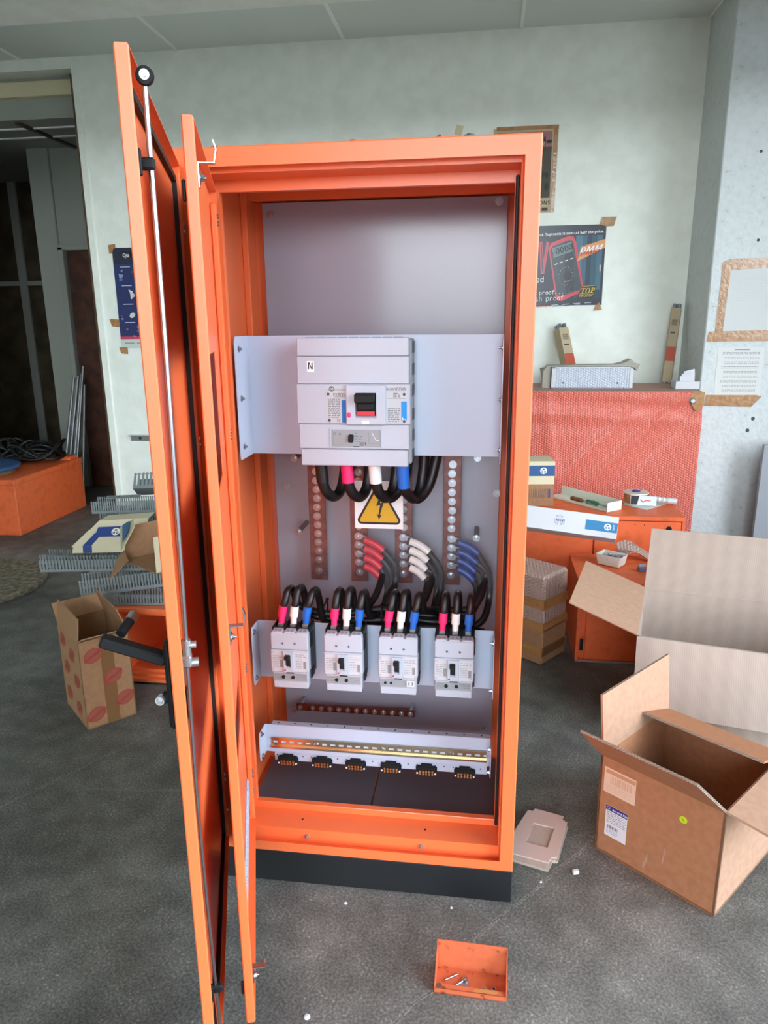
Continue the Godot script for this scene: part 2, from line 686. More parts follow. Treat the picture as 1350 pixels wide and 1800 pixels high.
func build_room() -> void:
	var fm := std(Color(0.95, 0.95, 0.95), 0.6, 0.0, 0.4)
	fm.albedo_texture = ImageTexture.create_from_image(floor_image())
	fm.normal_enabled = true
	fm.normal_texture = normal_tex(0.06, 4, 105, 5.0, 512)
	fm.normal_scale = 0.35
	triplanar(fm, 0.25)
	fm.uv1_offset = Vector3(0.5, 0.0, 2.5 / 4.0)
	fm.normal_enabled = false
	var q := Q.new()
	q.bb(Vector3(-7, -0.2, -9), Vector3(4.6, 0, 7))
	structure("floor", q, fm)
	# main ceiling with cover strips over the board joints
	q = Q.new()
	q.bb(Vector3(-7, 3.37, -3.95), Vector3(4.6, 3.57, -1.7))
	var ce := structure("ceiling", q, M.ceiling)
	for x in [-3.85, -2.67, -1.49, -0.31, 0.87, 2.05]:
		var s := Q.new()
		s.bb(Vector3(x - 0.011, 3.364, -3.8), Vector3(x + 0.011, 3.37, -1.7))
		part(ce, "joint_strip", s, M.ceiling_strip)
	# ceiling beam across the room
	q = Q.new()
	q.bb(Vector3(-7, 2.905, -2.0), Vector3(4.5, 5.4, -1.66), 0.01)
	structure("ceiling_beam", q, M.wall)
	# back wall, right of the doorway to the store
	q = Q.new()
	q.bb(Vector3(-2.27, 0, -3.95), Vector3(4.5, 3.37, -3.8))
	var bw := structure("wall_back", q, M.wall)
	q = Q.new()
	q.bb(Vector3(-2.285, 0, -3.97), Vector3(-2.23, 3.34, -3.785), 0.004)
	structure("trim_1", q, M.wall)
	q = Q.new()
	q.bb(Vector3(-2.32, 0, -3.99), Vector3(-2.285, 3.27, -3.82), 0.004)
	structure("trim_2", q, M.brown_jamb)
	q = Q.new()
	q.bb(Vector3(-7, 0, -3.95), Vector3(-3.62, 3.37, -3.8))
	structure("wall_back_left", q, M.wall)
	# head of the doorway
	q = Q.new()
	q.bb(Vector3(-3.62, 3.295, -3.95), Vector3(-2.27, 3.37, -3.8))
	structure("trim_3", q, M.wall)
	q = Q.new()
	q.bb(Vector3(-3.62, 3.16, -4.05), Vector3(-2.27, 3.262, -3.9), 0.004)
	structure("trim_4", q, M.cream)
	# plaster pier in the right corner
	q = Q.new()
	q.bb(Vector3(2.048, 0, -3.9), Vector3(2.85, 3.4, -3.25), 0.006)
	structure("wall_pier", q, M.pier)
	# the rest of the shell: side walls and the front wall, with a wide roller-door opening and windows
	q = Q.new()
	q.bb(Vector3(-7.2, 0, -9), Vector3(-7, 5.4, 7))
	structure("wall_left", q, M.wall)
	q = Q.new()
	q.bb(Vector3(4.4, 0, -4), Vector3(4.6, 5.4, RZ0))
	q.bb(Vector3(4.4, 0, RZ1), Vector3(4.6, 5.4, 7))
	q.bb(Vector3(4.4, RH, RZ0), Vector3(4.6, 5.4, RZ1))
	q.bb(Vector3(4.4, 0, RZ0), Vector3(4.6, RS, RZ1))
	structure("wall_right", q, M.wall)
	# steel frame of the big side window
	q = Q.new()
	q.rect_sweep([[-RZ1, RS, -RZ0, RH, -0.03], [-RZ1, RS, -RZ0, RH, 0.03], [-RZ1 + 0.05, RS + 0.05, -RZ0 - 0.05, RH - 0.05, 0.03], [-RZ1 + 0.05, RS + 0.05, -RZ0 - 0.05, RH - 0.05, -0.03], [-RZ1, RS, -RZ0, RH, -0.03]])
	var win := structure("window_1", q, M.grey_paint)
	win.position = Vector3(4.5, 0, 0)
	win.rotation.y = PI / 2
	for k in [1, 2, 3]:
		var bar := Q.new()
		var bz := lerpf(-RZ1, -RZ0, k / 4.0)
		bar.bb(Vector3(bz - 0.015, RS, -0.02), Vector3(bz + 0.015, RH, 0.02))
		part(win, "glazing_bar", bar, M.grey_paint)
	for k in [1, 2]:
		var bar := Q.new()
		var by := lerpf(RS, RH, k / 3.0)
		bar.bb(Vector3(-RZ1, by - 0.015, -0.018), Vector3(-RZ0, by + 0.015, 0.018))
		part(win, "glazing_bar", bar, M.grey_paint)
	q = Q.new()
	q.bb(Vector3(-7, 0, 6.8), Vector3(FX0, 5.4, 7.0))
	q.bb(Vector3(FX1, 0, 6.8), Vector3(4.6, 5.4, 7.0))
	q.bb(Vector3(FX0, FH, 6.8), Vector3(FX1, 5.4, 7.0))
	structure("wall_front", q, M.wall)
	q = Q.new()
	q.bb(Vector3(-7.2, 5.2, -2.0), Vector3(4.6, 5.4, 7.0))
	structure("ceiling_hall", q, M.ceiling)
	# yard outside the openings
	q = Q.new()
	q.bb(Vector3(-14, -0.25, 7), Vector3(18, -0.02, 26))
	q.bb(Vector3(4.6, -0.25, -9), Vector3(18, -0.02, 7))
	structure("yard", q, std(Color8(150, 148, 144), 0.9))


func build_back_room() -> void:
	# store behind the doorway: partition with a brown door, post, dark panelling, low ceiling
	var q := Q.new()
	q.bb(Vector3(-7.2, 3.02, -9.2), Vector3(-0.85, 3.57, -3.95))
	var ce := structure("ceiling_store", q, M.grey_paint)
	for z in [-4.18, -4.45]:
		var s := Q.new()
		s.bb(Vector3(-7, 3.01, z - 0.012), Vector3(-1.0, 3.02, z + 0.012))
		part(ce, "joint_strip", s, M.ceiling_strip)
	var s2 := Q.new()
	s2.bb(Vector3(-2.9, 3.005, -4.9), Vector3(-2.86, 3.02, -4.0))
	part(ce, "joint_strip", s2, M.dark_panel)
	q = Q.new()
	q.bb(Vector3(-3.14, 2.19, -4.95), Vector3(-1.0, 3.02, -4.83))
	q.bb(Vector3(-2.1, 0, -4.95), Vector3(-1.0, 2.19, -4.83))
	structure("wall_store_end", q, M.grey_paint)
	q = Q.new()
	q.bb(Vector3(-3.34, 0, -5.0), Vector3(-3.14, 3.02, -4.8), 0.006)
	structure("wall_post", q, M.grey_paint)
	q = Q.new()
	q.bb(Vector3(-3.14, 0, -4.9), Vector3(-3.09, 2.2, -4.78), 0.004)
	q.bb(Vector3(-3.14, 2.17, -4.9), Vector3(-2.1, 2.22, -4.78), 0.004)
	structure("trim_5", q, M.grey_paint)
	q = Q.new()
	q.bb(Vector3(-3.085, 0.005, -4.87), Vector3(-2.12, 2.168, -4.83), 0.003)
	var d := structure("door_1", q, M.dark_wood)
	var h := Q.new()
	h.cyl(Vector3(-2.2, 1.02, -4.83), Vector3(-2.2, 1.02, -4.78), 0.012)
	h.cyl(Vector3(-2.2, 1.02, -4.785), Vector3(-2.31, 1.02, -4.785), 0.009)
	part(d, "door_handle", h, M.steel_dull)
	q = Q.new()
	q.bb(Vector3(-7, 0, -6.3), Vector3(-3.2, 3.02, -6.2))
	var pw := structure("wall_store_back", q, M.dark_panel)
	for x in [-6.1, -5.2, -4.42]:
		var s := Q.new()
		s.bb(Vector3(x - 0.045, 0, -6.2), Vector3(x + 0.045, 3.02, -6.17), 0.003)
		part(pw, "cover_strip", s, M.grey_paint)
	var s := Q.new()
	s.bb(Vector3(-7, 1.95, -6.2), Vector3(-3.2, 2.0, -6.175), 0.003)
	part(pw, "cover_strip", s, M.grey_paint)
	q = Q.new()
	q.bb(Vector3(-7, 0, -9.2), Vector3(-1, 3.1, -9))
	q.bb(Vector3(-1, 0, -9), Vector3(-0.85, 3.1, -3.95))
	structure("wall_store_side", q, M.dark_panel)


var cab: Node3D


func hexbolt(q: Q, p: Vector3, dir: Vector3, r := 0.006, washer := true) -> void:
	var d := dir.normalized()
	if washer:
		q.cyl(p, p + d * 0.0016, r * 1.7, 14)
	q.hex(p + d * 0.0016, d, r, r * 0.8)
	q.cyl(p + d * (0.0016 + r * 0.8), p + d * (0.0016 + r * 1.5), r * 0.5, 8)


func screw(q: Q, p: Vector3, dir: Vector3, r := 0.005) -> void:
	var d := dir.normalized()
	q.lathe([[r, 0.0], [r, r * 0.45], [r * 0.7, r * 0.75], [r * 0.45, r * 0.75], [r * 0.4, r * 0.3], [0.0, r * 0.3]], p, d, 12)


func build_cabinet() -> void:
	cab = thing("electrical_enclosure", "tall orange steel electrical enclosure with open doors on a black plinth", "enclosure")
	var q := Q.new()
	# outer skin, front face, door recess, inner frame, inner walls: one folded shell
	q.rect_sweep([
		[0.0, 0.1, 0.8, 1.9, -0.5], [0.0, 0.1, 0.8, 1.9, -0.003], [0.003, 0.103, 0.797, 1.897, 0.0], [0.034, 0.131, 0.766, 1.859, 0.0], [0.036, 0.129, 0.7645, 1.8605, -0.003],
		[0.037, 0.1125, 0.7635, 1.8615, -0.03], [0.044, 0.155, 0.760, 1.851, -0.031], [0.045, 0.156, 0.7595, 1.850, -0.11], [0.046, 0.174, 0.7585, 1.8495, -0.11],
		[0.064, 0.176, 0.7505, 1.825, -0.111], [0.064, 0.176, 0.7505, 1.825, -0.128], [0.012, 0.118, 0.788, 1.888, -0.128], [0.012, 0.118, 0.788, 1.888, -0.49]])
	q.quad(Vector3(0.012, 0.118, -0.49), Vector3(0.788, 0.118, -0.49), Vector3(0.788, 1.888, -0.49), Vector3(0.012, 1.888, -0.49))
	q.quad(Vector3(0.8, 0.1, -0.5), Vector3(0, 0.1, -0.5), Vector3(0, 1.9, -0.5), Vector3(0.8, 1.9, -0.5))
	part(cab, "shell", q, M.orange)
	# folded uprights in the corners
	for x in [[0.012, 0.03], [0.77, 0.788]]:
		for z in [[-0.2, -0.14], [-0.49, -0.415]]:
			q = Q.new()
			q.bb(Vector3(x[0], 0.118, z[0]), Vector3(x[1], 1.888, z[1]), 0.002)
			part(cab, "upright", q, M.orange)
	q = Q.new()
	q.bb(Vector3(0.012, 1.856, -0.49), Vector3(0.788, 1.888, -0.45), 0.002)
	part(cab, "rear_rail", q, M.orange)
	# rubber strip on the inner lip
	q = Q.new()
	q.bb(Vector3(0.7515, 0.165, -0.112), Vector3(0.7595, 1.838, -0.098), 0.002)
	part(cab, "door_seal", q, M.rubber)
	q = Q.new()
	q.bb(Vector3(0.004, 0.0, -0.5), Vector3(0.799, 0.0985, -0.003), 0.002)
	part(cab, "plinth", q, M.black_paint)
	# bolts in the bottom recess
	for p in [Vector3(0.232, 0.134, -0.031), Vector3(0.552, 0.134, -0.031)]:
		q = Q.new()
		q.hex(p, Vector3.BACK, 0.0065, 0.006)
		q.cyl(p, p + Vector3(0, 0, 0.012), 0.0035, 8)
		part(cab, "bolt", q, M.steel_dull)
	q = Q.new()
	for x in [0.21, 0.56]:
		q.cyl(Vector3(x, 0.1555, -0.07), Vector3(x, 0.157, -0.07), 0.003, 10)
	q.cyl(Vector3(0.013, 0.2, -0.22), Vector3(0.0125, 0.2, -0.22), 0.005, 10)
	part(cab, "drilled_hole", q, M.black_matte)
	# lifting-eye plugs on the roof
	for p in [Vector3(0.09, 1.9, -0.03), Vector3(0.4, 1.9, -0.03), Vector3(0.65, 1.9, -0.02)]:
		q = Q.new()
		q.cyl(p, p + Vector3(0, 0.004, 0), 0.012, 12)
		q.cyl(p + Vector3(0, 0.004, 0), p + Vector3(0, 0.007, 0), 0.006, 8)
		part(cab, "roof_plug", q, M.case_dark)
	# mounting plate
	q = Q.new()
	q.bb(Vector3(0.06, 0.224, -0.468), Vector3(0.744, 1.852, -0.465), 0.001)
	var mp := part(cab, "mounting_plate", q, M.plate)
	for p in [Vector3(0.085, 1.822, -0.465), Vector3(0.72, 1.838, -0.465), Vector3(0.087, 0.27, -0.465), Vector3(0.716, 0.246, -0.465), Vector3(0.098, 1.04, -0.465), Vector3(0.737, 1.03, -0.465)]:
		q = Q.new()
		hexbolt(q, p, Vector3.BACK, 0.0065)
		part(mp, "bolt", q, M.steel_dull)
	# floor plates
	for x in [[0.03, 0.386], [0.39, 0.77]]:
		q = Q.new()
		q.bb(Vector3(x[0], 0.124, -0.47), Vector3(x[1], 0.13, -0.132), 0.0015)
		part(cab, "floor_plate", q, M.pan)


func build_outer_door() -> void:
	var th := 1.253
	var w := 0.736
	var y0 := 0.135
	var y1 := 1.867
	var t := 0.019
	var q := Q.new()
	# folded tray: skin, edge, returned lip, shallow inner face
	q.rect_sweep([[0.0, y0, w, y1, -t * 0.1], [0.0, y0, w, y1, -t + 0.002], [0.002, y0 + 0.002, w - 0.002, y1 - 0.002, -t], [0.004, y0 + 0.004, w - 0.004, y1 - 0.004, -t], [0.0045, y0 + 0.0045, w - 0.0045, y1 - 0.0045, -0.0025]])
	q.rect_sweep([[0.0, y0, w, y1, -t * 0.1], [0.002, y0 + 0.002, w - 0.002, y1 - 0.002, 0.0]])
	q.quad(Vector3(0.002, y0 + 0.002, 0), Vector3(w - 0.002, y0 + 0.002, 0), Vector3(w - 0.002, y1 - 0.002, 0), Vector3(0.002, y1 - 0.002, 0))
	q.quad(Vector3(w - 0.0045, y0 + 0.0045, -0.0025), Vector3(0.0045, y0 + 0.0045, -0.0025), Vector3(0.0045, y1 - 0.0045, -0.0025), Vector3(w - 0.0045, y1 - 0.0045, -0.0025))
	var d := part(cab, "outer_door", q, M.orange)
	d.position = Vector3(-0.003, 0, 0.002)
	d.rotation.y = -th
	d.set_meta("label", "swung-open outer steel door")
	# foam seal round the inner face
	q = Q.new()
	q.rect_sweep([[0.03, y0 + 0.03, w - 0.055, y1 - 0.03, -0.003], [0.03, y0 + 0.03, w - 0.055, y1 - 0.03, -0.012], [0.042, y0 + 0.042, w - 0.067, y1 - 0.042, -0.012], [0.042, y0 + 0.042, w - 0.067, y1 - 0.042, -0.003]])
	part(d, "seal", q, M.rubber)
	# stiffening channel along the hinge side
	q = Q.new()
	q.bb(Vector3(0.012, y0 + 0.02, -0.019), Vector3(0.028, y1 - 0.02, -0.003), 0.002)
	part(d, "stiffener", q, M.orange)
	# lock rods in two lengths that meet at the lock case
	q = Q.new()
	q.tube(smooth_path([Vector3(0.698, 1.838, -0.031), Vector3(0.698, 1.80, -0.0305), Vector3(0.699, 1.5, -0.029), Vector3(0.70, 1.16, -0.0245), Vector3(0.70, 1.03, -0.0225)]), 0.004, 10)
	part(d, "lock_rod", q, M.steel)
	q = Q.new()
	q.tube(smooth_path([Vector3(0.70, 1.0, -0.021), Vector3(0.70, 0.76, -0.0185), Vector3(0.70, 0.5, -0.0205), Vector3(0.698, 0.19, -0.026)]), 0.004, 10)
	part(d, "lock_rod", q, M.steel)
	# roller at the end of each rod
	for y in [1.84, 0.178]:
		q = Q.new()
		q.lathe([[0.003, -0.007], [0.011, -0.006], [0.012, 0.0], [0.011, 0.006], [0.003, 0.007]], Vector3(0.702, y, -0.032), Vector3(1, 0, 0), 20)
		var r := part(d, "roller", q, M.black)
		q = Q.new()
		q.lathe([[0.0, 0.0085], [0.003, 0.0085], [0.003, 0.007], [0.0065, 0.0072], [0.0065, 0.0066]], Vector3(0.702, y, -0.032), Vector3(1, 0, 0), 16)
		part(d, "roller_pin", q, M.steel)
	# rod guides
	for y in [1.735, 0.36]:
		q = Q.new()
		q.bb(Vector3(0.706, y - 0.017, -0.02), Vector3(0.716, y + 0.017, -0.005), 0.002)
		q.bb(Vector3(0.694, y - 0.008, -0.036), Vector3(0.706, y + 0.008, -0.004), 0.003)
		part(d, "rod_guide", q, M.black)
	# lock case between the rods
	q = Q.new()
	q.cyl(Vector3(0.70, 1.005, -0.022), Vector3(0.70, 1.045, -0.023), 0.0075, 14)
	q.bb(Vector3(0.69, 1.0, -0.03), Vector3(0.71, 1.02, -0.01), 0.003)
	q.cyl(Vector3(0.70, 1.036, -0.026), Vector3(0.70, 1.036, -0.038), 0.006, 12)
	q.cyl(Vector3(0.70, 1.006, -0.026), Vector3(0.70, 1.006, -0.04), 0.0075, 12)
	q.bb(Vector3(0.694, 0.965, -0.021), Vector3(0.702, 1.004, -0.010), 0.002)
	part(d, "lock_case", q, M.steel_dull)
	q = Q.new()
	q.cyl(Vector3(0.70, 1.02, -0.004), Vector3(0.70, 1.02, -0.016), 0.011, 16)
	q.hex(Vector3(0.708, 1.008, -0.004), Vector3(0, 0, -1), 0.006, 0.012)
	part(d, "lock_nut", q, M.brass)
	# swing handle on the outside: dish, lever, lock cylinder
	q = Q.new()
	q.bb(Vector3(0.675, 0.895, 0.0), Vector3(0.712, 1.045, 0.012), 0.005)
	part(d, "handle_dish", q, M.black)
	q = Q.new()
	q.bb(Vector3(0.694, 0.905, -0.016), Vector3(0.706, 0.965, -0.003), 0.003)
	part(d, "handle_back_plate", q, M.black)
	q = Q.new()
	var out_dir := Vector3(0, 0.44, 1).normalized()
	var bs := Basis(Vector3(1, 0, 0), out_dir.cross(Vector3(1, 0, 0)).normalized(), out_dir)
	q.box(Vector3(0.694, 1.012, 0.01) + out_dir * 0.052, Vector3(0.026, 0.017, 0.104), 0.003, bs)
	part(d, "handle_lever", q, M.black)
	q = Q.new()
	q.cyl(Vector3(0.68, 1.055, 0.078), Vector3(0.655, 1.066, 0.066), 0.008, 16)
	part(d, "lever_peg", q, M.black)
	q = Q.new()
	q.cyl(Vector3(0.655, 1.066, 0.066), Vector3(0.642, 1.072, 0.06), 0.0088, 18)
	part(d, "peg_cap", q, M.steel)
	q = Q.new()
	q.lathe([[0.0045, 0.0], [0.0075, 0.0], [0.0075, 0.012], [0.0055, 0.012], [0.0055, 0.004], [0.0, 0.004]], Vector3(0.693, 0.945, 0.022), Vector3(1, 0, 0.25), 20)
	part(d, "lock_ring", q, std(Color8(206, 208, 210), 0.35, 0.5))
	q = Q.new()
	q.bb(Vector3(0.685, 0.936, 0.008), Vector3(0.70, 0.954, 0.022), 0.003)
	part(d, "lock_boss", q, M.black)
	# hinge screws and earthing stud
	for y in [1.742, 1.726, 1.262, 1.246, 0.345, 0.329, 0.235]:
		q = Q.new()
		screw(q, Vector3(0.02, y, -0.019), Vector3(0, 0, -1), 0.0058)
		part(d, "hinge_screw", q, M.steel)
	for y in [1.735, 1.255, 0.337]:
		q = Q.new()
		q.bb(Vector3(-0.004, y - 0.04, -0.016), Vector3(0.0, y + 0.04, -0.004), 0.001)
		q.cyl(Vector3(-0.004, y - 0.04, -0.008), Vector3(-0.004, y + 0.04, -0.008), 0.006, 12)
		part(d, "hinge", q, M.black)


func build_inner_door() -> void:
	var th := 1.266
	var w := 0.637
	var y0 := 0.15
	var y1 := 1.822
	var t := 0.018
	var q := Q.new()
	# rectangles cut out of the sheet for the breaker fronts
	var cuts := [[0.19, 1.2, 0.47, 1.47], [0.05, 0.565, 0.58, 0.67], [0.07, 0.28, 0.57, 0.325]]
	var xs := [0.002, w - 0.002]
	var ys := [y0 + 0.002, y1 - 0.002]
	for c in cuts:
		xs.append_array([c[0], c[2]])
		ys.append_array([c[1], c[3]])
	xs.sort()
	ys.sort()
	for i in xs.size() - 1:
		for k in ys.size() - 1:
			var mid := Vector2((xs[i] + xs[i + 1]) * 0.5, (ys[k] + ys[k + 1]) * 0.5)
			var hole := false
			for c in cuts:
				if mid.x > c[0] and mid.x < c[2] and mid.y > c[1] and mid.y < c[3]:
					hole = true
			if hole:
				continue
			var a := Vector3(xs[i], ys[k], 0)
			var b := Vector3(xs[i + 1], ys[k], 0)
			var c2 := Vector3(xs[i + 1], ys[k + 1], 0)
			var e := Vector3(xs[i], ys[k + 1], 0)
			q.quad(a, b, c2, e)
			var o := Vector3(0, 0, -0.002)
			q.quad(b + o, a + o, e + o, c2 + o)
	for c in cuts:
		q.rect_sweep([[c[0], c[1], c[2], c[3], 0.0], [c[0], c[1], c[2], c[3], -0.002]])
	q.rect_sweep([[0.002, y0 + 0.002, w - 0.002, y1 - 0.002, 0.0], [0.0, y0, w, y1, -0.002], [0.0, y0, w, y1, -t + 0.002], [0.002, y0 + 0.002, w - 0.002, y1 - 0.002, -t], [0.004, y0 + 0.004, w - 0.004, y1 - 0.004, -t], [0.0045, y0 + 0.0045, w - 0.0045, y1 - 0.0045, -0.002]])
	var d := part(cab, "inner_door", q, M.orange)
	d.position = Vector3(0.056, 0, -0.059)
	d.rotation.y = -th
	d.set_meta("label", "swung-open inner steel door with breaker cut-outs")
	# hinge strip folded inwards
	q = Q.new()
	q.bb(Vector3(0.004, y0 + 0.03, -0.0165), Vector3(0.03, y1 - 0.03, -0.0025), 0.003)
	part(d, "hinge_strip", q, M.orange)
	for y in [1.764, 1.748, 1.27, 1.255, 0.64, 0.625, 0.318, 0.303, 0.255]:
		q = Q.new()
		screw(q, Vector3(0.018, y, -0.0165), Vector3(0, 0, -1), 0.0055)
		part(d, "hinge_screw", q, M.steel)
	# ribbed white blanking strip filling the lowest cut-out
	q = Q.new()
	q.bb(Vector3(0.066, 0.277, -0.006), Vector3(0.574, 0.328, -0.0022), 0.001)
	var bl := lpart(d, "blanking_strip", q, M.white_steel, "ribbed white plastic blanking strip")
	q = Q.new()
	for i in 56:
		q.bb(Vector3(0.069 + i * 0.009, 0.281, -0.0085), Vector3(0.0735 + i * 0.009, 0.324, -0.006))
	part(bl, "ribs", q, M.white_steel)
	# cranked clamps at the free edge
	for y in [1.739, 0.993, 0.254]:
		q = Q.new()
		q.slab(Vector3(0.63, y - 0.014, -0.0185), Vector3(0.617, y - 0.014, -0.0185), Vector3(0.617, y + 0.022, -0.0185), Vector3(0.63, y + 0.022, -0.0185), -0.002)
		q.bb(Vector3(0.617, y + 0.02, -0.044), Vector3(0.63, y + 0.022, -0.0185), 0.0004)
		q.slab(Vector3(0.63, y + 0.02, -0.042), Vector3(0.617, y + 0.02, -0.042), Vector3(0.617, y + 0.04, -0.046), Vector3(0.63, y + 0.04, -0.046), -0.002)
		q.slab(Vector3(0.63, y + 0.04, -0.046), Vector3(0.617, y + 0.04, -0.046), Vector3(0.617, y + 0.052, -0.042), Vector3(0.63, y + 0.052, -0.042), -0.002)
		var cl := part(d, "clamp", q, M.steel)
		q = Q.new()
		hexbolt(q, Vector3(0.6235, y, -0.0205), Vector3(0, 0, -1), 0.0055)
		part(cl, "bolt", q, M.steel)
	for y in [1.72, 0.235]:
		q = Q.new()
		q.bb(Vector3(0.628, y - 0.016, 0.0), Vector3(0.634, y + 0.016, 0.006), 0.002)
		part(d, "lock_insert", q, M.black)


# U-shaped mounting bracket: plate, side flanges folded towards the front, their screws
func bracket(label: String, x0: float, x1: float, y0: float, y1: float, z: float, fwd: float, chamfer: float) -> Node3D:
	var b := thing("mounting_bracket", label, "bracket", Vector3.ZERO, 0.0, "white steel mounting brackets in the enclosure")
	var q := Q.new()
	q.bb(Vector3(x0, y0, z - 0.002), Vector3(x1, y1, z), 0.0008)
	part(b, "face_plate", q, M.white_steel)
	for x in [x0, x1]:
		q = Q.new()
		var poly := PackedVector2Array([Vector2(0, y0), Vector2(fwd - chamfer * 0.3, y0 - 0.0), Vector2(fwd, y0 + chamfer), Vector2(fwd, y1 - chamfer), Vector2(fwd - chamfer * 0.6, y1), Vector2(0, y1)])
		q.prism(poly, Vector3(x + (0.002 if x == x0 else 0.0), 0, z), Basis(Vector3(0, 0, 1), Vector3(0, 1, 0), Vector3(1, 0, 0)), 0.002)
		var f := part(b, "side_flange", q, M.white_steel)
		var ys := [lerpf(y0, y1, 0.1), lerpf(y0, y1, 0.9)]
		if y1 - y0 > 0.25:
			ys.append(lerpf(y0, y1, 0.5))
		for y in ys:
			var s := Q.new()
			var dir := Vector3(1, 0, 0) if x == x0 else Vector3(-1, 0, 0)
			hexbolt(s, Vector3(x + (0.002 if x == x0 else -0.002), y, z + fwd * 0.72), dir, 0.005)
			part(f, "screw", s, M.steel)
	return b


func groove_print(q: Q, x0: float, y0: float, x1: float, z: float, rows: int, dy: float, c: Color, h := 0.0016, gaps := 3) -> void:
	# rows of small print
	for r in rows:
		var x := x0
		while x < x1 - 0.002:
			var l := rng.randf_range(0.15, 0.5) * (x1 - x0) / gaps * 1.6
			q.patch(x, y0 - r * dy - h, minf(x + l, x1), y0 - r * dy, z, c)
			x += l + rng.randf_range(0.1, 0.25) * (x1 - x0) / gaps


func build_main_breaker() -> void:
	var w := 0.282
	var h := 0.322
	var t := thing("circuit_breaker", "large four-pole white circuit breaker with black and red toggle below letter N", "circuit breaker", Vector3(0.225, 1.49, -0.15))
	# local: x right, y down as negative, front face at z = 0
	var q := Q.new()
	q.bb(Vector3(0.006, -h + 0.004, -0.085), Vector3(w + 0.006, -0.004, -0.022), 0.003)
	part(t, "base", q, M.shell_grey)
	for f in [0.03, 0.2, 0.36, 0.55, 0.72, 0.88]:
		q = Q.new()
		q.bb(Vector3(w + 0.0055, -h * (f + 0.09), -0.06), Vector3(w + 0.009, -h * f, -0.03), 0.001)
		part(t, "side_clip", q, M.case_dark)
	var bands := [["terminal_cover", 0.0, 0.138, 0.0, 0.0], ["front_cover", 0.141, 0.35, 0.001, 0.001], ["middle_cover", 0.351, 0.663, 0.003, 0.004], ["trip_cover", 0.666, 0.862, 0.001, 0.001], ["terminal_cover", 0.867, 1.0, 0.0, -0.002]]
	for b in bands:
		q = Q.new()
		q.bb(Vector3(-b[4], -h * b[2], -0.03), Vector3(w + b[4], -h * b[1], b[3]), 0.0022)
		part(t, b[0], q, M.shell)
	# vents along the top
	q = Q.new()
	for i in 9:
		q.bb(Vector3(0.02 + i * 0.028, -0.001, -0.026), Vector3(0.042 + i * 0.028, 0.0006, -0.012))
	part(t, "vent_slot", q, M.case_dark)
	# rating labels with blue stripes
	q = Q.new()
	q.bb(Vector3(w * 0.255, -h * 0.652, 0.0028), Vector3(w * 0.44, -h * 0.362, 0.0036))
	var la := part(t, "rating_label", q, M.grey_label)
	q = Q.new()
	q.bb(Vector3(w * 0.80, -h * 0.652, 0.0028), Vector3(w * 0.985, -h * 0.362, 0.0036))
	var lb := part(t, "rating_label", q, M.grey_label)
	q = Q.new()
	var z := 0.0039
	var dk := Color8(92, 94, 100)
	q.patch(w * 0.40, -h * 0.65, w * 0.44, -h * 0.475, z, Color8(20, 96, 168))
	q.patch(w * 0.272, -h * 0.396, w * 0.44, -h * 0.393, z, dk)
	q.patch(w * 0.335, -h * 0.452, w * 0.44, -h * 0.449, z, dk)
	groove_print(q, w * 0.275, -h * 0.465, w * 0.385, z, 11, 0.0046, dk)
	q.disc(w * 0.312, -h * 0.388, 0.0068, z + 0.0002, Color8(40, 44, 48), 24)
	q.disc(w * 0.312, -h * 0.388, 0.0054, z + 0.0004, Color8(170, 172, 176), 24)
	q.disc(w * 0.312, -h * 0.388, 0.0047, z + 0.0006, Color8(40, 44, 48), 24)
	part(la, "print", q, M.print)
	text(la, "GE", Vector3(w * 0.312, -h * 0.388, z + 0.0009), 0.0046, M.ink_white, Basis(), "Droid Serif", true, 0.2)
	text(la, "FK800", Vector3(w * 0.376, -h * 0.434, z), 0.0078, M.ink_black)
	text(la, "CE", Vector3(w * 0.368, -h * 0.636, z), 0.006, M.ink_black)
	q = Q.new()
	q.patch(w * 0.935, -h * 0.63, w * 0.985, -h * 0.483, z, Color8(0, 132, 214))
	q.patch(w * 0.94, -h * 0.622, w * 0.952, -h * 0.608, z + 0.0003, Color8(225, 238, 245))
	q.patch(w * 0.81, -h * 0.461, w * 0.975, -h * 0.459, z, dk)
	q.patch(w * 0.805, -h * 0.404, w * 0.98, -h * 0.4025, z, Color8(150, 152, 158))
	groove_print(q, w * 0.865, -h * 0.418, w * 0.925, z, 3, 0.0045, dk, 0.0016, 1)
	groove_print(q, w * 0.815, -h * 0.535, w * 0.925, z, 8, 0.0046, dk)
	part(lb, "print", q, M.print)
	text(lb, "Record Plus", Vector3(w * 0.885, -h * 0.386, z), 0.0068, M.ink_black, Basis(), "Droid Serif", false, 0.25)
	text(lb, "TM", Vector3(w * 0.96, -h * 0.38, z), 0.0028, M.ink_black)
	# fixing screws of the middle cover
	for p in [[0.28, 0.428], [0.285, 0.633], [0.962, 0.428], [0.962, 0.636]]:
		q = Q.new()
		q.cyl(Vector3(w * p[0], -h * p[1], 0.0036), Vector3(w * p[0], -h * p[1], 0.0048), 0.0058, 18)
		var cu := part(t, "screw_collar", q, M.shell)
		q = Q.new()
		q.cyl(Vector3(w * p[0], -h * p[1], 0.0048), Vector3(w * p[0], -h * p[1], 0.0054), 0.0036, 14)
		part(cu, "screw", q, M.case_dark)
	# raised toggle block with a deep well
	var bx0 := w * 0.443
	var bx1 := w * 0.80
	var by0 := -h * 0.664
	var by1 := -h * 0.356
	var wx0 := w * 0.527
	var wx1 := w * 0.716
	var wy0 := -h * 0.612
	var wy1 := -h * 0.415
	q = Q.new()
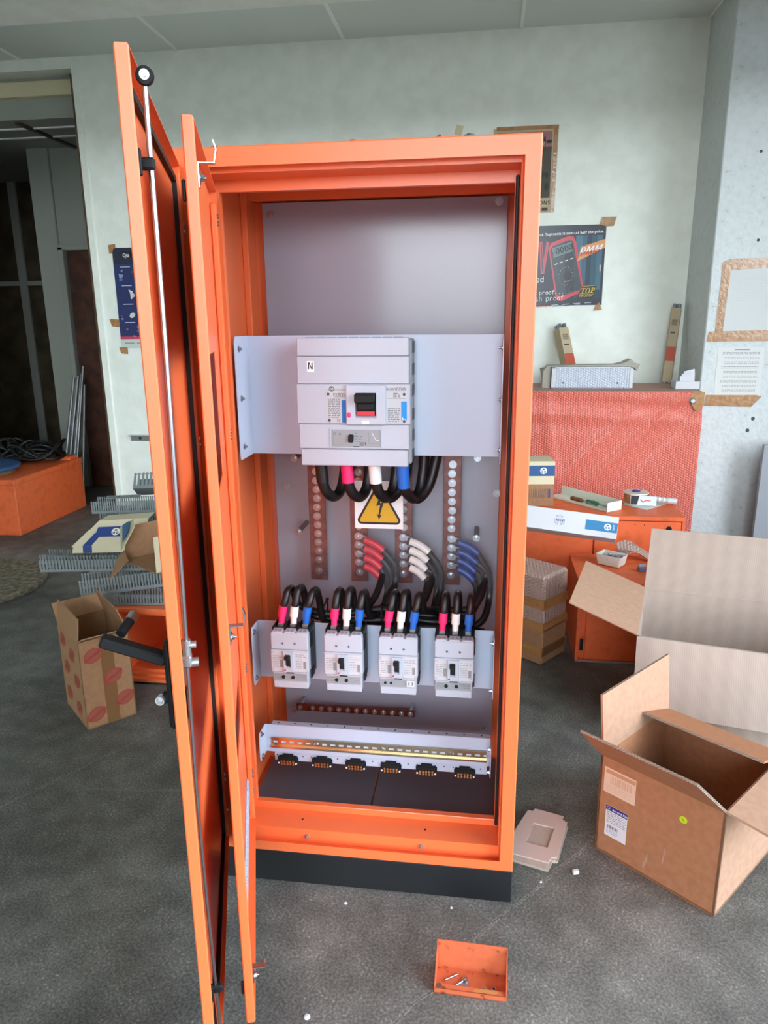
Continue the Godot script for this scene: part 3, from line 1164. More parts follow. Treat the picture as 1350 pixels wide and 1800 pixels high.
	q.rect_sweep([[bx0, by0, bx1, by1, 0.003], [bx0, by0, bx1, by1, 0.011], [bx0 + 0.002, by0 + 0.002, bx1 - 0.002, by1 - 0.002, 0.013], [wx0, wy0, wx1, wy1, 0.013], [wx0 + 0.002, wy0 + 0.006, wx1 - 0.002, wy1 - 0.002, 0.0045]])
	var blk := part(t, "toggle_block", q, M.shell)
	q = Q.new()
	q.quad(Vector3(wx0 + 0.002, wy0 + 0.006, 0.0046), Vector3(wx1 - 0.002, wy0 + 0.006, 0.0046), Vector3(wx1 - 0.002, wy1 - 0.002, 0.0046), Vector3(wx0 + 0.002, wy1 - 0.002, 0.0046))
	part(blk, "toggle_well", q, M.black)
	q = Q.new()
	q.bb(Vector3(wx0 + 0.001, wy1 - 0.024, 0.005), Vector3(wx1 - 0.003, wy1 - 0.001, 0.034), 0.003)
	q.bb(Vector3(wx0 + 0.004, wy0 + 0.018, 0.005), Vector3(wx1 - 0.005, wy1 - 0.022, 0.02), 0.005)
	part(t, "toggle", q, M.black)
	q = Q.new()
	q.bb(Vector3(wx0 + 0.004, wy0 + 0.006, 0.005), Vector3(wx1 - 0.004, wy0 + 0.018, 0.013), 0.001)
	part(t, "trip_flag", q, M.red)
	q = Q.new()
	q.lathe([[0.0046, 0.0], [0.0046, 0.002], [0.0, 0.003]], Vector3(w * 0.472, -h * 0.592, 0.013), Vector3.BACK, 16)
	q.lathe([[0.0046, 0.0], [0.0046, 0.002], [0.0, 0.003]], Vector3(w * 0.472, -h * 0.578, 0.013), Vector3.BACK, 16)
	q.bb(Vector3(w * 0.472 - 0.0046, -h * 0.592, 0.013), Vector3(w * 0.472 + 0.0046, -h * 0.578, 0.0155))
	part(t, "trip_button", q, M.pink)
	q = Q.new()
	q.patch(w * 0.585, -h * 0.652, w * 0.65, -h * 0.632, 0.0134, Color8(246, 246, 248))
	part(blk, "print", q, M.print)
	text(blk, "ON", Vector3(w * 0.757, -h * 0.457, 0.0134), 0.008, M.grey_label)
	text(blk, "OFF", Vector3(w * 0.757, -h * 0.6, 0.0134), 0.008, M.grey_label)
	# trip-unit window
	q = Q.new()
	q.bb(Vector3(w * 0.293, -h * 0.848, 0.0008), Vector3(w * 0.752, -h * 0.705, 0.0018))
	var tu := part(t, "trip_unit", q, M.shell_grey)
	q = Q.new()
	q.rect_sweep([[w * 0.287, -h * 0.853, w * 0.758, -h * 0.70, 0.001], [w * 0.287, -h * 0.853, w * 0.758, -h * 0.70, 0.004], [w * 0.295, -h * 0.846, w * 0.75, -h * 0.707, 0.004], [w * 0.295, -h * 0.846, w * 0.75, -h * 0.707, 0.0018]])
	part(tu, "window_frame", q, M.shell)
	q = Q.new()
	q.box(Vector3(w * 0.478, -h * 0.775, 0.006), Vector3(0.013, 0.020, 0.01), 0.002, Basis(Vector3(0, 0, 1), -0.08))
	part(tu, "knob", q, M.black)
	q = Q.new()
	for p in [[0.325, 0.74], [0.375, 0.742], [0.522, 0.742]]:
		q.disc(w * p[0], -h * p[1], 0.0032, 0.0021, Color8(84, 88, 94))
		q.disc(w * p[0], -h * p[1], 0.0016, 0.0023, Color8(200, 202, 206))
	var ln := Color8(92, 96, 102)
	q.stroke([Vector2(w * 0.31, -h * 0.75), Vector2(w * 0.31, -h * 0.83), Vector2(w * 0.4, -h * 0.83)], 0.0006, 0.0021, ln)
	q.stroke([Vector2(w * 0.67, -h * 0.73), Vector2(w * 0.69, -h * 0.765), Vector2(w * 0.705, -h * 0.79), Vector2(w * 0.735, -h * 0.79)], 0.0009, 0.0021, Color8(226, 228, 230))
	q.stroke([Vector2(w * 0.64, -h * 0.73), Vector2(w * 0.64, -h * 0.815), Vector2(w * 0.735, -h * 0.815)], 0.0006, 0.0021, ln)
	q.patch(w * 0.555, -h * 0.835, w * 0.595, -h * 0.805, 0.0021, Color8(112, 116, 122))
	q.patch(w * 0.605, -h * 0.83, w * 0.612, -h * 0.805, 0.0021, Color8(40, 42, 46))
	q.patch(w * 0.498, -h * 0.848, w * 0.552, -h * 0.838, 0.0021, Color8(44, 46, 50))
	groove_print(q, w * 0.515, -h * 0.76, w * 0.575, 0.0021, 3, 0.006, ln, 0.0014, 1)
	part(tu, "print", q, M.print)
	# letter label
	q = Q.new()
	q.bb(Vector3(w * 0.092, -h * 0.257, 0.001), Vector3(w * 0.155, -h * 0.176, 0.0016))
	var nl := part(t, "letter_label", q, M.ink_white)
	text(nl, "N", Vector3(w * 0.122, -h * 0.212, 0.0019), 0.0165, M.ink_black, Basis(Vector3(0.85, 0, 0), Vector3(0, 1, 0), Vector3(0, 0, 1)), "Droid Sans", true)


# three-pole breaker; local x right from its left edge, y down from its top edge, front at z = 0
func small_breaker(electronic: bool) -> Node3D:
	var w := 0.105
	var h := 0.165
	var t := thing("small_circuit_breaker", "", "circuit breaker", Vector3.ZERO, 0.0, "white three-pole circuit breakers on the lower bracket")
	var q := Q.new()
	q.bb(Vector3(0.0, -h + 0.02, -0.088), Vector3(w, -0.003, -0.024), 0.002)
	part(t, "base", q, M.case_dark)
	q = Q.new()
	q.bb(Vector3(w - 0.0005, -0.05, -0.05), Vector3(w + 0.0025, -0.01, -0.026), 0.001)
	part(t, "side_clip", q, M.black)
	q = Q.new()
	q.bb(Vector3(w - 0.0005, -0.145, -0.06), Vector3(w + 0.002, -0.12, -0.028), 0.001)
	part(t, "side_clip", q, M.black)
	# barriers between the terminals
	for x in [0.002, 0.0345, 0.0705, 0.103]:
		q = Q.new()
		q.bb(Vector3(x - 0.0018, -0.012, -0.08), Vector3(x + 0.0018, 0.006, -0.022), 0.0005)
		part(t, "barrier", q, M.black)
	for i in 3:
		q = Q.new()
		var x0 := 0.004 + i * 0.0345
		q.bb(Vector3(x0, -0.012, -0.03), Vector3(x0 + 0.029, 0.0015, -0.0025), 0.0015)
		var tb := part(t, "terminal_block", q, M.shell)
		q = Q.new()
		for k in 2:
			q.bb(Vector3(x0 + 0.006 + k * 0.011, 0.001, -0.02), Vector3(x0 + 0.013 + k * 0.011, 0.0019, -0.009))
		part(tb, "slot", q, M.shell_grey)
	q = Q.new()
	q.bb(Vector3(0.001, -h * 0.30, -0.026), Vector3(w - 0.001, -0.002, 0.0), 0.002)
	part(t, "upper_cover", q, M.shell)
	q = Q.new()
	for x in [0.034, 0.068]:
		q.lathe([[0.0036, 0.0], [0.0036, 0.0008], [0.0024, 0.0008], [0.0018, 0.0], [0.0, 0.0]], Vector3(x, -h * 0.19, 0.0), Vector3.BACK, 14)
	part(t, "cover_screw", q, M.shell_grey)
	q = Q.new()
	q.bb(Vector3(0.0, -h * 0.695, -0.026), Vector3(w, -h * 0.30, 0.004), 0.002)
	var mid := part(t, "middle_cover", q, M.shell)
	q = Q.new()
	var z := 0.0043
	var dk := Color8(120, 122, 128)
	q.patch(0.003, -h * 0.675, 0.036, -h * 0.325, z, Color8(186, 188, 193))
	q.patch(0.067, -h * 0.675, 0.102, -h * 0.325, z, Color8(186, 188, 193))
	z += 0.0003
	q.patch(0.025, -h * 0.61, 0.034, -h * 0.47, z, Color8(128, 130, 134))
	q.patch(0.091, -h * 0.62, 0.099, -h * 0.49, z, Color8(128, 130, 134))
	groove_print(q, 0.006, -h * 0.4, 0.034, z, 2, 0.006, dk, 0.0014, 2)
	groove_print(q, 0.006, -h * 0.47, 0.023, z, 5, 0.005, dk, 0.0012, 2)
	groove_print(q, 0.07, -h * 0.365, 0.098, z, 2, 0.006, dk, 0.0014, 2)
	groove_print(q, 0.07, -h * 0.45, 0.088, z, 6, 0.005, dk, 0.0012, 2)
	for p in [[0.006, 0.345], [0.005, 0.65], [0.099, 0.655]]:
		q.disc(p[0], -h * p[1], 0.003, z, Color8(112, 114, 118), 14)
		q.disc(p[0], -h * p[1], 0.0019, z + 0.0003, Color8(214, 215, 218), 14)
	part(mid, "print", q, M.print)
	# toggle block and its well
	var wx0 := 0.043
	var wx1 := 0.057
	var wy0 := -h * 0.61
	var wy1 := -h * 0.37
	q = Q.new()
	q.rect_sweep([[0.036, -h * 0.68, 0.066, -h * 0.315, 0.004], [0.036, -h * 0.68, 0.066, -h * 0.315, 0.0085], [0.037, -h * 0.675, 0.065, -h * 0.32, 0.0095], [wx0, wy0, wx1, wy1, 0.0095], [wx0 + 0.001, wy0 + 0.004, wx1 - 0.001, wy1 - 0.002, 0.0045]])
	var blk := part(t, "toggle_block", q, M.shell)
	q = Q.new()
	q.quad(Vector3(wx0 + 0.001, wy0 + 0.004, 0.0046), Vector3(wx1 - 0.001, wy0 + 0.004, 0.0046), Vector3(wx1 - 0.001, wy1 - 0.002, 0.0046), Vector3(wx0 + 0.001, wy1 - 0.002, 0.0046))
	part(blk, "toggle_well", q, M.black)
	q = Q.new()
	q.bb(Vector3(0.042, wy1 - 0.011, 0.005), Vector3(0.0565, wy1 + 0.001, 0.023), 0.002)
	q.bb(Vector3(0.0445, wy0 + 0.008, 0.005), Vector3(0.0555, wy1 - 0.009, 0.012), 0.002)
	part(t, "toggle", q, M.black)
	q = Q.new()
	q.cyl(Vector3(0.041, -h * 0.64, 0.0095), Vector3(0.041, -h * 0.64, 0.0115), 0.0022, 12)
	part(t, "trip_button", q, M.red)
	q = Q.new()
	q.bb(Vector3(0.042, -h * 0.715, 0.0005), Vector3(0.064, -h * 0.7, 0.0045), 0.0008)
	part(t, "cover_latch", q, M.black)
	# trip strip
	q = Q.new()
	q.bb(Vector3(0.003, -h * 0.87, -0.026), Vector3(w - 0.003, -h * 0.7, 0.0), 0.0012)
	part(t, "trip_cover", q, M.shell)
	q = Q.new()
	q.bb(Vector3(0.005, -h * 0.858, -0.001), Vector3(w - 0.006, -h * 0.725, 0.0008))
	var strip := part(t, "trip_unit", q, M.shell_grey)
	q = Q.new()
	var xs := [0.018, 0.034] if electronic else [0.033, 0.06]
	for x in xs:
		q.cyl(Vector3(x, -h * 0.79, 0.0008), Vector3(x, -h * 0.79, 0.0035), 0.0035 if electronic else 0.0048, 16)
	part(strip, "dial", q, M.black)
	q = Q.new()
	groove_print(q, 0.008, -h * 0.75, 0.028 if not electronic else 0.012, 0.0011, 3, 0.005, Color8(96, 100, 104), 0.001, 2)
	groove_print(q, 0.068, -h * 0.75, 0.096, 0.0011, 3, 0.005, Color8(96, 100, 104), 0.001, 2)
	if electronic:
		q.patch(0.076, -h * 0.85, 0.097, -h * 0.735, 0.0012, Color8(196, 200, 204))
		q.patch(0.081, -h * 0.82, 0.083, -h * 0.76, 0.0014, Color8(50, 52, 56))
		q.patch(0.09, -h * 0.82, 0.092, -h * 0.76, 0.0014, Color8(50, 52, 56))
	part(strip, "print", q, M.print)
	q = Q.new()
	q.bb(Vector3(0.004, -h, -0.03), Vector3(w - 0.004, -h * 0.872, -0.001), 0.002)
	part(t, "terminal_cover", q, M.shell)
	return t


const BRK_X := [0.133, 0.2817, 0.4303, 0.579]
const BAR_X := [0.2025, 0.329, 0.4645, 0.6075]


func build_inside() -> void:
	# rows of busbars behind a clear cover
	for i in 4:
		var names := ["leftmost copper busbar, without branch cables, under the black sleeve", "copper busbar carrying the four red-sleeved cables", "copper busbar carrying the four white-sleeved cables", "rightmost copper busbar, carrying the four dark-blue-sleeved cables"]
		var b := thing("copper_busbar", names[i], "busbar", Vector3(BAR_X[i], 0.757, -0.41), 0.0, "copper busbars on the mounting plate")
		var q := Q.new()
		q.bb(Vector3(-0.026, 0, -0.006), Vector3(0.026, 0.64, 0.0), 0.0012)
		part(b, "bar", q, M.copper)
		for y in [0.06, 0.5]:
			q = Q.new()
			q.lathe([[0.014, 0.0], [0.017, 0.012], [0.017, 0.036], [0.014, 0.049]], Vector3(0, y, -0.055), Vector3.BACK, 16)
			part(b, "insulator", q, M.red)
		for k in 13:
			q = Q.new()
			var y := 0.0275 * k + (0.0665 if k > 0 else 0.03) - (0.0275 if k > 0 else 0.0)
			hexbolt(q, Vector3(rng.randf_range(-0.001, 0.001), y + 0.0275 * (1 if k > 0 else 0) - (0.0275 if k > 0 else 0.0), 0.0), Vector3.BACK, 0.0068)
			part(b, "bolt", q, M.steel)
	# clear cover on black pillars, with the warning sign
	var pc := thing("busbar_cover", "clear plastic sheet on black pillars covering the busbars", "cover")
	var q := Q.new()
	q.bb(Vector3(0.08, 0.72, -0.363), Vector3(0.742, 1.3, -0.36))
	part(pc, "sheet", q, M.perspex)
	for p in [Vector2(0.155, 0.925), Vector2(0.681, 0.921), Vector2(0.151, 1.146), Vector2(0.679, 1.155)]:
		q = Q.new()
		q.cyl(Vector3(p.x, p.y, -0.465), Vector3(p.x, p.y, -0.363), 0.0075, 14)
		part(pc, "pillar", q, M.black)
		q = Q.new()
		q.cyl(Vector3(p.x, p.y, -0.36), Vector3(p.x, p.y, -0.346), 0.0055, 12)
		hexbolt(q, Vector3(p.x, p.y, -0.36), Vector3.BACK, 0.006)
		part(pc, "stud", q, M.steel)
	var sg := thing("warning_sign", "white square sign with a yellow high-voltage triangle on the clear cover", "sign", Vector3(0.398, 1.013, -0.3585))
	q = Q.new()
	q.bb(Vector3(-0.071, -0.071, -0.0014), Vector3(0.071, 0.071, 0.0))
	part(sg, "panel", q, M.ink_white)
	q = Q.new()
	var rounded := func(k: float) -> Array:
		var out := []
		var cs := [Vector2(0.0, 0.046), Vector2(-0.051, -0.046), Vector2(0.051, -0.046)]
		for i in 3:
			var a0 := [PI / 6, PI * 5 / 6, PI * 1.5][i] as float
			for s in 7:
				var a := a0 + s / 6.0 * TAU / 3
				out.append(cs[i] * 1.0 + Vector2(cos(a), sin(a)) * k)
		return out
	q.patch_poly(rounded.call(0.012), 0.0003, Color8(26, 24, 24))
	q.patch_poly(rounded.call(0.0055), 0.0006, Color8(214, 168, 28))
	q.patch_poly([Vector2(0.006, 0.036), Vector2(0.012, 0.036), Vector2(0.004, 0.006), Vector2(0.015, 0.01), Vector2(0.003, -0.03), Vector2(0.009, -0.028), Vector2(0.0, -0.043), Vector2(-0.006, -0.026), Vector2(-0.001, -0.029), Vector2(0.004, 0.001), Vector2(-0.008, -0.003)], 0.0009, Color8(26, 24, 24))
	part(sg, "print", q, M.print)

	# main breaker on its bracket
	bracket("wide white steel bracket behind the large main breaker", 0.07, 0.737, 1.182, 1.495, -0.235, 0.105, 0.012)
	build_main_breaker()
	# four small breakers on theirs
	bracket("white steel bracket carrying the four small breakers", 0.07, 0.737, 0.535, 0.71, -0.19, 0.06, 0.01)
	var labels := ["leftmost of the four small white circuit breakers", "second small white circuit breaker from the left", "third small circuit breaker, with two close dials and a white square on its grey strip", "rightmost of the four small white circuit breakers"]
	for i in 4:
		var b := small_breaker(i == 2)
		b.position = Vector3(BRK_X[i], 0.716, -0.1)
		b.set_meta("label", labels[i])

	# earth bar
	var eb := thing("earth_bar", "short horizontal copper earth bar with thirteen bolts below the small breakers", "busbar", Vector3(0.114, 0.3195, -0.4))
	q = Q.new()
	q.bb(Vector3(0, -0.0115, -0.006), Vector3(0.384, 0.0115, 0), 0.001)
	part(eb, "bar", q, M.copper)
	for x in [0.012, 0.372]:
		q = Q.new()
		q.cyl(Vector3(x, 0.0, -0.065), Vector3(x, 0.0, -0.006), 0.0055, 12)
		q.hex(Vector3(x, 0.0, -0.012), Vector3(0, 0, -1), 0.009, 0.007)
		part(eb, "spacer", q, M.steel)
	for k in 13:
		q = Q.new()
		hexbolt(q, Vector3(0.012 + k * 0.03 + (0.012 if k > 0 and k < 12 else 0.0) * (1.0 - k / 12.0), 0, 0), Vector3.BACK, 0.0052)
		q.cyl(Vector3(0.012 + k * 0.03 + (0.012 if k > 0 and k < 12 else 0.0) * (1.0 - k / 12.0), 0, 0), Vector3(0.012 + k * 0.03 + (0.012 if k > 0 and k < 12 else 0.0) * (1.0 - k / 12.0), 0, 0.012), 0.003, 8)
		part(eb, "bolt", q, M.steel)

	# bracket of the rail, with a back lip on top and a pierced lower strip
	var rb := bracket("white steel channel bracket behind the slotted rail at the bottom", 0.07, 0.737, 0.283, 0.374, -0.2, 0.058, 0.012)
	q = Q.new()
	q.bb(Vector3(0.09, 0.372, -0.222), Vector3(0.735, 0.374, -0.2), 0.0005)
	var lip := part(rb, "top_lip", q, M.white_steel)
	q = Q.new()
	for i in 13:
		q.cyl(Vector3(0.11 + i * 0.05, 0.3741, -0.211), Vector3(0.11 + i * 0.05, 0.3746, -0.211), 0.0028, 10)
	part(lip, "hole", q, M.black_matte)
	q = Q.new()
	q.bb(Vector3(0.092, 0.246, -0.2165), Vector3(0.728, 0.29, -0.2145), 0.0005)
	var low := part(rb, "lower_strip", q, M.white_steel)
	q = Q.new()
	for i in 24:
		q.cyl(Vector3(0.1 + i * 0.0265, 0.263, -0.2146), Vector3(0.1 + i * 0.0265, 0.263, -0.2141), 0.0022, 8)
	part(low, "hole", q, M.black_matte)
	# slotted top-hat rail
	var rl := thing("slotted_rail", "slotted yellow-passivated steel rail along the white channel bracket", "rail", Vector3(0.088, 0.318, -0.1995))
	q = Q.new()
	var L := 0.638
	q.bb(Vector3(0, 0.0125, 0.0065), Vector3(L, 0.0175, 0.0075))
	q.bb(Vector3(0, -0.0175, 0.0065), Vector3(L, -0.0125, 0.0075))
	q.bb(Vector3(0, 0.0115, 0.0), Vector3(L, 0.0125, 0.0075))
	q.bb(Vector3(0, -0.0125, 0.0), Vector3(L, -0.0115, 0.0075))
	q.bb(Vector3(0, 0.0032, 0.0), Vector3(L, 0.0115, 0.001))
	q.bb(Vector3(0, -0.0115, 0.0), Vector3(L, -0.0032, 0.001))
	var pitch := 0.0249
	for i in 27:
		var x0 := -0.004 + i * pitch
		q.bb(Vector3(maxf(x0, 0.0), -0.0032, 0.0), Vector3(minf(x0 + pitch - 0.0145, L), 0.0032, 0.001))
	part(rl, "rail", q, M.zinc)
	for x in [0.14, 0.335, 0.535]:
		q = Q.new()
		screw(q, Vector3(x, 0, 0.001), Vector3.BACK, 0.0052)
		part(rl, "screw", q, M.steel)
	# terminal blocks
	var ti := 0
	var nth := ["first", "second", "third", "fourth", "fifth", "sixth"]
	for x in [0.134, 0.239, 0.341, 0.447, 0.552, 0.664]:
		var tb := thing("terminal_block", "%s small black terminal block from the left under the white channel" % nth[ti], "terminal block", Vector3(x, 0.253, -0.2145), 0.0, "black terminal blocks under the rail")
		q = Q.new()
		q.bb(Vector3(-0.028, -0.011, 0.0), Vector3(0.028, 0.011, 0.012), 0.001)
		q.bb(Vector3(-0.016, 0.009, 0.0), Vector3(0.016, 0.017, 0.01), 0.001)
		q.bb(Vector3(-0.031, -0.004, 0.001), Vector3(0.031, 0.008, 0.008), 0.001)
		part(tb, "body", q, M.black)
		for k in 5:
			q = Q.new()
			q.cyl(Vector3(-0.018 + k * 0.009, -0.003, 0.012), Vector3(-0.018 + k * 0.009, -0.003, 0.0145), 0.0032, 10)
			q.bb(Vector3(-0.0205 + k * 0.009, -0.015, 0.004), Vector3(-0.0155 + k * 0.009, -0.0085, 0.0135), 0.0005)
			part(tb, "screw", q, M.brass)
		q = Q.new()
		for s in [-1, 1]:
			q.cyl(Vector3(0.0265 * s, -0.009, 0.01), Vector3(0.0265 * s, -0.009, 0.0135), 0.0028, 10)
		part(tb, "fixing_screw", q, M.white_sleeve)
		ti += 1


func build_cables() -> void:
	# twelve cables from the small breakers to the busbars
	var nth := ["leftmost", "second", "third", "rightmost"]
	var sleeves := [[M.pink, M.red_sleeve, "pink"], [M.white_sleeve, M.white_sleeve, "white"], [M.blue, M.blue_dark, "blue"]]
	for i in 4:
		for p in 3:
			var t := thing("power_cable", "black cable with %s end sleeve on the %s small breaker, looping back to the busbars" % [sleeves[p][2], nth[i]], "cable", Vector3.ZERO, 0.0, "black cables of the small breakers")
			var x: float = BRK_X[i] + 0.0185 + p * 0.0345
			var y0 := 0.716
			var lean := [0.012, 0.006, 0.01, 0.004][i] as float * (1.0 if p != 1 else 0.7)
			var q := Q.new()
			q.bb(Vector3(x - 0.008, y0 - 0.004, -0.162), Vector3(x + 0.008, y0 + 0.008, -0.142), 0.001)
			part(t, "cable_lug", q, M.steel_dull)
			q = Q.new()
			var s0 := Vector3(x, y0 + 0.006, -0.152)
			var s1 := Vector3(x + lean * 0.15, y0 + 0.026, -0.153)
			var s2 := Vector3(x + lean * 0.6, y0 + 0.056, -0.155)
			q.tube([s0, s0.lerp(s1, 0.6), s1, s1 + Vector3(0, 0.004, 0), s2], 0.0085, 14)
			q.tube([s1, s2], 0.0116, 14)
			part(t, "sleeve", q, sleeves[p][0])
			# over the top, down behind the bracket, along the bundle and up to the bar
			var lane := i * 3 + p
			var ly := 0.722 - 0.0205 * (lane % 4)
			var lz := -0.247 - 0.0205 * (lane / 4)
			var bolt := Vector3(BAR_X[p + 1], 0.757 + 0.0665 + 0.0275 * i, -0.402)
			var top := y0 + 0.086 + [0.008, 0.012, 0.006][p] as float
			var rise := 0.03 + 0.02 * i
			var bx := bolt.x + 0.075 + 0.0125 * i
			var dirx := 1.0 if bx > x else -1.0
			var pts := [s2, s2 + Vector3(lean * 0.4, 0.014, -0.002), Vector3(x + lean * 1.3, top - 0.003, -0.168), Vector3(x + lean * 1.6, top, -0.185), Vector3(x + lean * 1.8, top - 0.008, -0.206), Vector3(x + lean * 2.0, top - 0.045, -0.224), Vector3(x + lean * 2.2 + 0.004 * dirx, ly + 0.02, -0.236), Vector3(x + lean * 2.4 + 0.03 * dirx, ly + 0.002, lz)]
			var span := bx - 0.05 - pts[7].x as float
			for k in [0.35, 0.7]:
				if absf(span) > 0.12:
					pts.append(Vector3(pts[7].x + span * k, ly - 0.006 * sin(k * 3.0 + lane), lz + 0.004 * sin(k * 5 + lane)))
			pts.append(Vector3(bx - 0.045, ly + 0.004, lz - 0.01))
			pts.append(Vector3(bx - 0.012, ly + 0.03, lz * 0.5 - 0.178))
			pts.append(Vector3(bx + 0.002, ly + 0.075, -0.3725))
			var e1 := bolt + Vector3(0.064 + 0.004 * i, -0.034, 0.028)
			pts.append(Vector3(bx - 0.002, lerpf(ly + 0.075, e1.y, 0.55), -0.374))
			pts.append(e1)
			q = Q.new()
			q.tube(smooth_path(pts, 7), 0.0102, 12)
			part(t, "conductor", q, M.cable)
			q = Q.new()
			var e0 := bolt + Vector3(0.022, -0.006, 0.022)
			q.tube(smooth_path([e0, e0.lerp(e1, 0.5) + Vector3(0.002, 0.004, 0), e1 + (e1 - e0).normalized() * 0.004]), 0.0112, 12)
			part(t, "bar_sleeve", q, sleeves[p][1])
			q = Q.new()
			q.box(bolt + Vector3(0.008, -0.002, 0.004), Vector3(0.032, 0.016, 0.003), 0.0008, Basis(Vector3(0, 0, 1), -0.3))
			q.cyl(bolt + Vector3(0.018, -0.005, 0.01), e0 + Vector3(0.006, -0.003, 0.001), 0.006, 12)
			hexbolt(q, bolt + Vector3(0, 0, 0.006), Vector3.BACK, 0.0068)
			part(t, "bar_lug", q, M.steel)
	# four heavy cables under the main breaker
	var cols := [[M.cable, "black"], [M.pink, "pink"], [M.white_sleeve, "white"], [M.blue, "blue"]]
	var xs := [0.264, 0.334, 0.409, 0.484]
	for i in 4:
		var t := thing("heavy_cable", "thick black cable with %s sleeve looping under the main breaker" % cols[i][1], "cable", Vector3.ZERO, 0.0, "thick cables under the main breaker")
		var x: float = xs[i]
		var q := Q.new()
		var a := Vector3(x, 1.18, -0.205)
		var b := Vector3(x + 0.004, 1.112 - (0.012 if i == 3 else 0.0), -0.21)
		q.tube([a, a.lerp(b, 0.5), b], 0.0165, 18)
		part(t, "sleeve", q, cols[i][0])
		q = Q.new()
		q.tube(smooth_path([b + Vector3(0, 0.01, 0), b, Vector3(x + 0.011, 1.082, -0.222), Vector3(x + 0.024, 1.062, -0.248), Vector3(x + 0.036, 1.068, -0.276), Vector3(x + 0.044, 1.10, -0.296), Vector3(x + 0.05, 1.17, -0.306), Vector3(x + 0.05, 1.28, -0.31), Vector3(x + 0.03, 1.40, -0.33)], 8), 0.0145, 16)
		part(t, "conductor", q, M.cable)
		if i > 1:
			q = Q.new()
			q.tube(smooth_path([Vector3(x + 0.02, 1.068, -0.25), Vector3(x + 0.038, 1.058, -0.268), Vector3(x + 0.062, 1.085, -0.292), Vector3(x + 0.078, 1.14, -0.306), Vector3(x + 0.088, 1.22, -0.312), Vector3(x + 0.07, 1.38, -0.33)], 8), 0.0145, 16)
			part(t, "conductor", q, M.cable)
	# ties and a clip round the bundle
	for x in [0.2, 0.25, 0.42, 0.585]:
		var q := Q.new()
		q.rect_sweep([[-0.035, -0.046, 0.035, 0.046, -0.002], [-0.035, -0.046, 0.035, 0.046, 0.002], [-0.0325, -0.0435, 0.0325, 0.0435, 0.002], [-0.0325, -0.0435, 0.0325, 0.0435, -0.002], [-0.035, -0.046, 0.035, 0.046, -0.002]])
		q.bb(Vector3(0.026, 0.042, -0.004), Vector3(0.036, 0.05, 0.004), 0.001)
		var o := part(self, "cable_tie", q, M.black)
		o.position = Vector3(x, 0.692, -0.268)
		o.rotation.y = PI / 2
		tag(o, "black cable tie round the cable bundle near the %s small breaker" % ["leftmost", "first gap after the leftmost", "third", "rightmost"][[0.2, 0.25, 0.42, 0.585].find(x)], "cable tie", "cable ties on the bundle")


func tape_piece(parent: Node, pts: Array, z: float) -> void:
	var q := Q.new()
	q.prism(PackedVector2Array(pts), Vector3(0, 0, z), Basis(), 0.0006)
	part(parent, "tape_strip", q, M.tape)


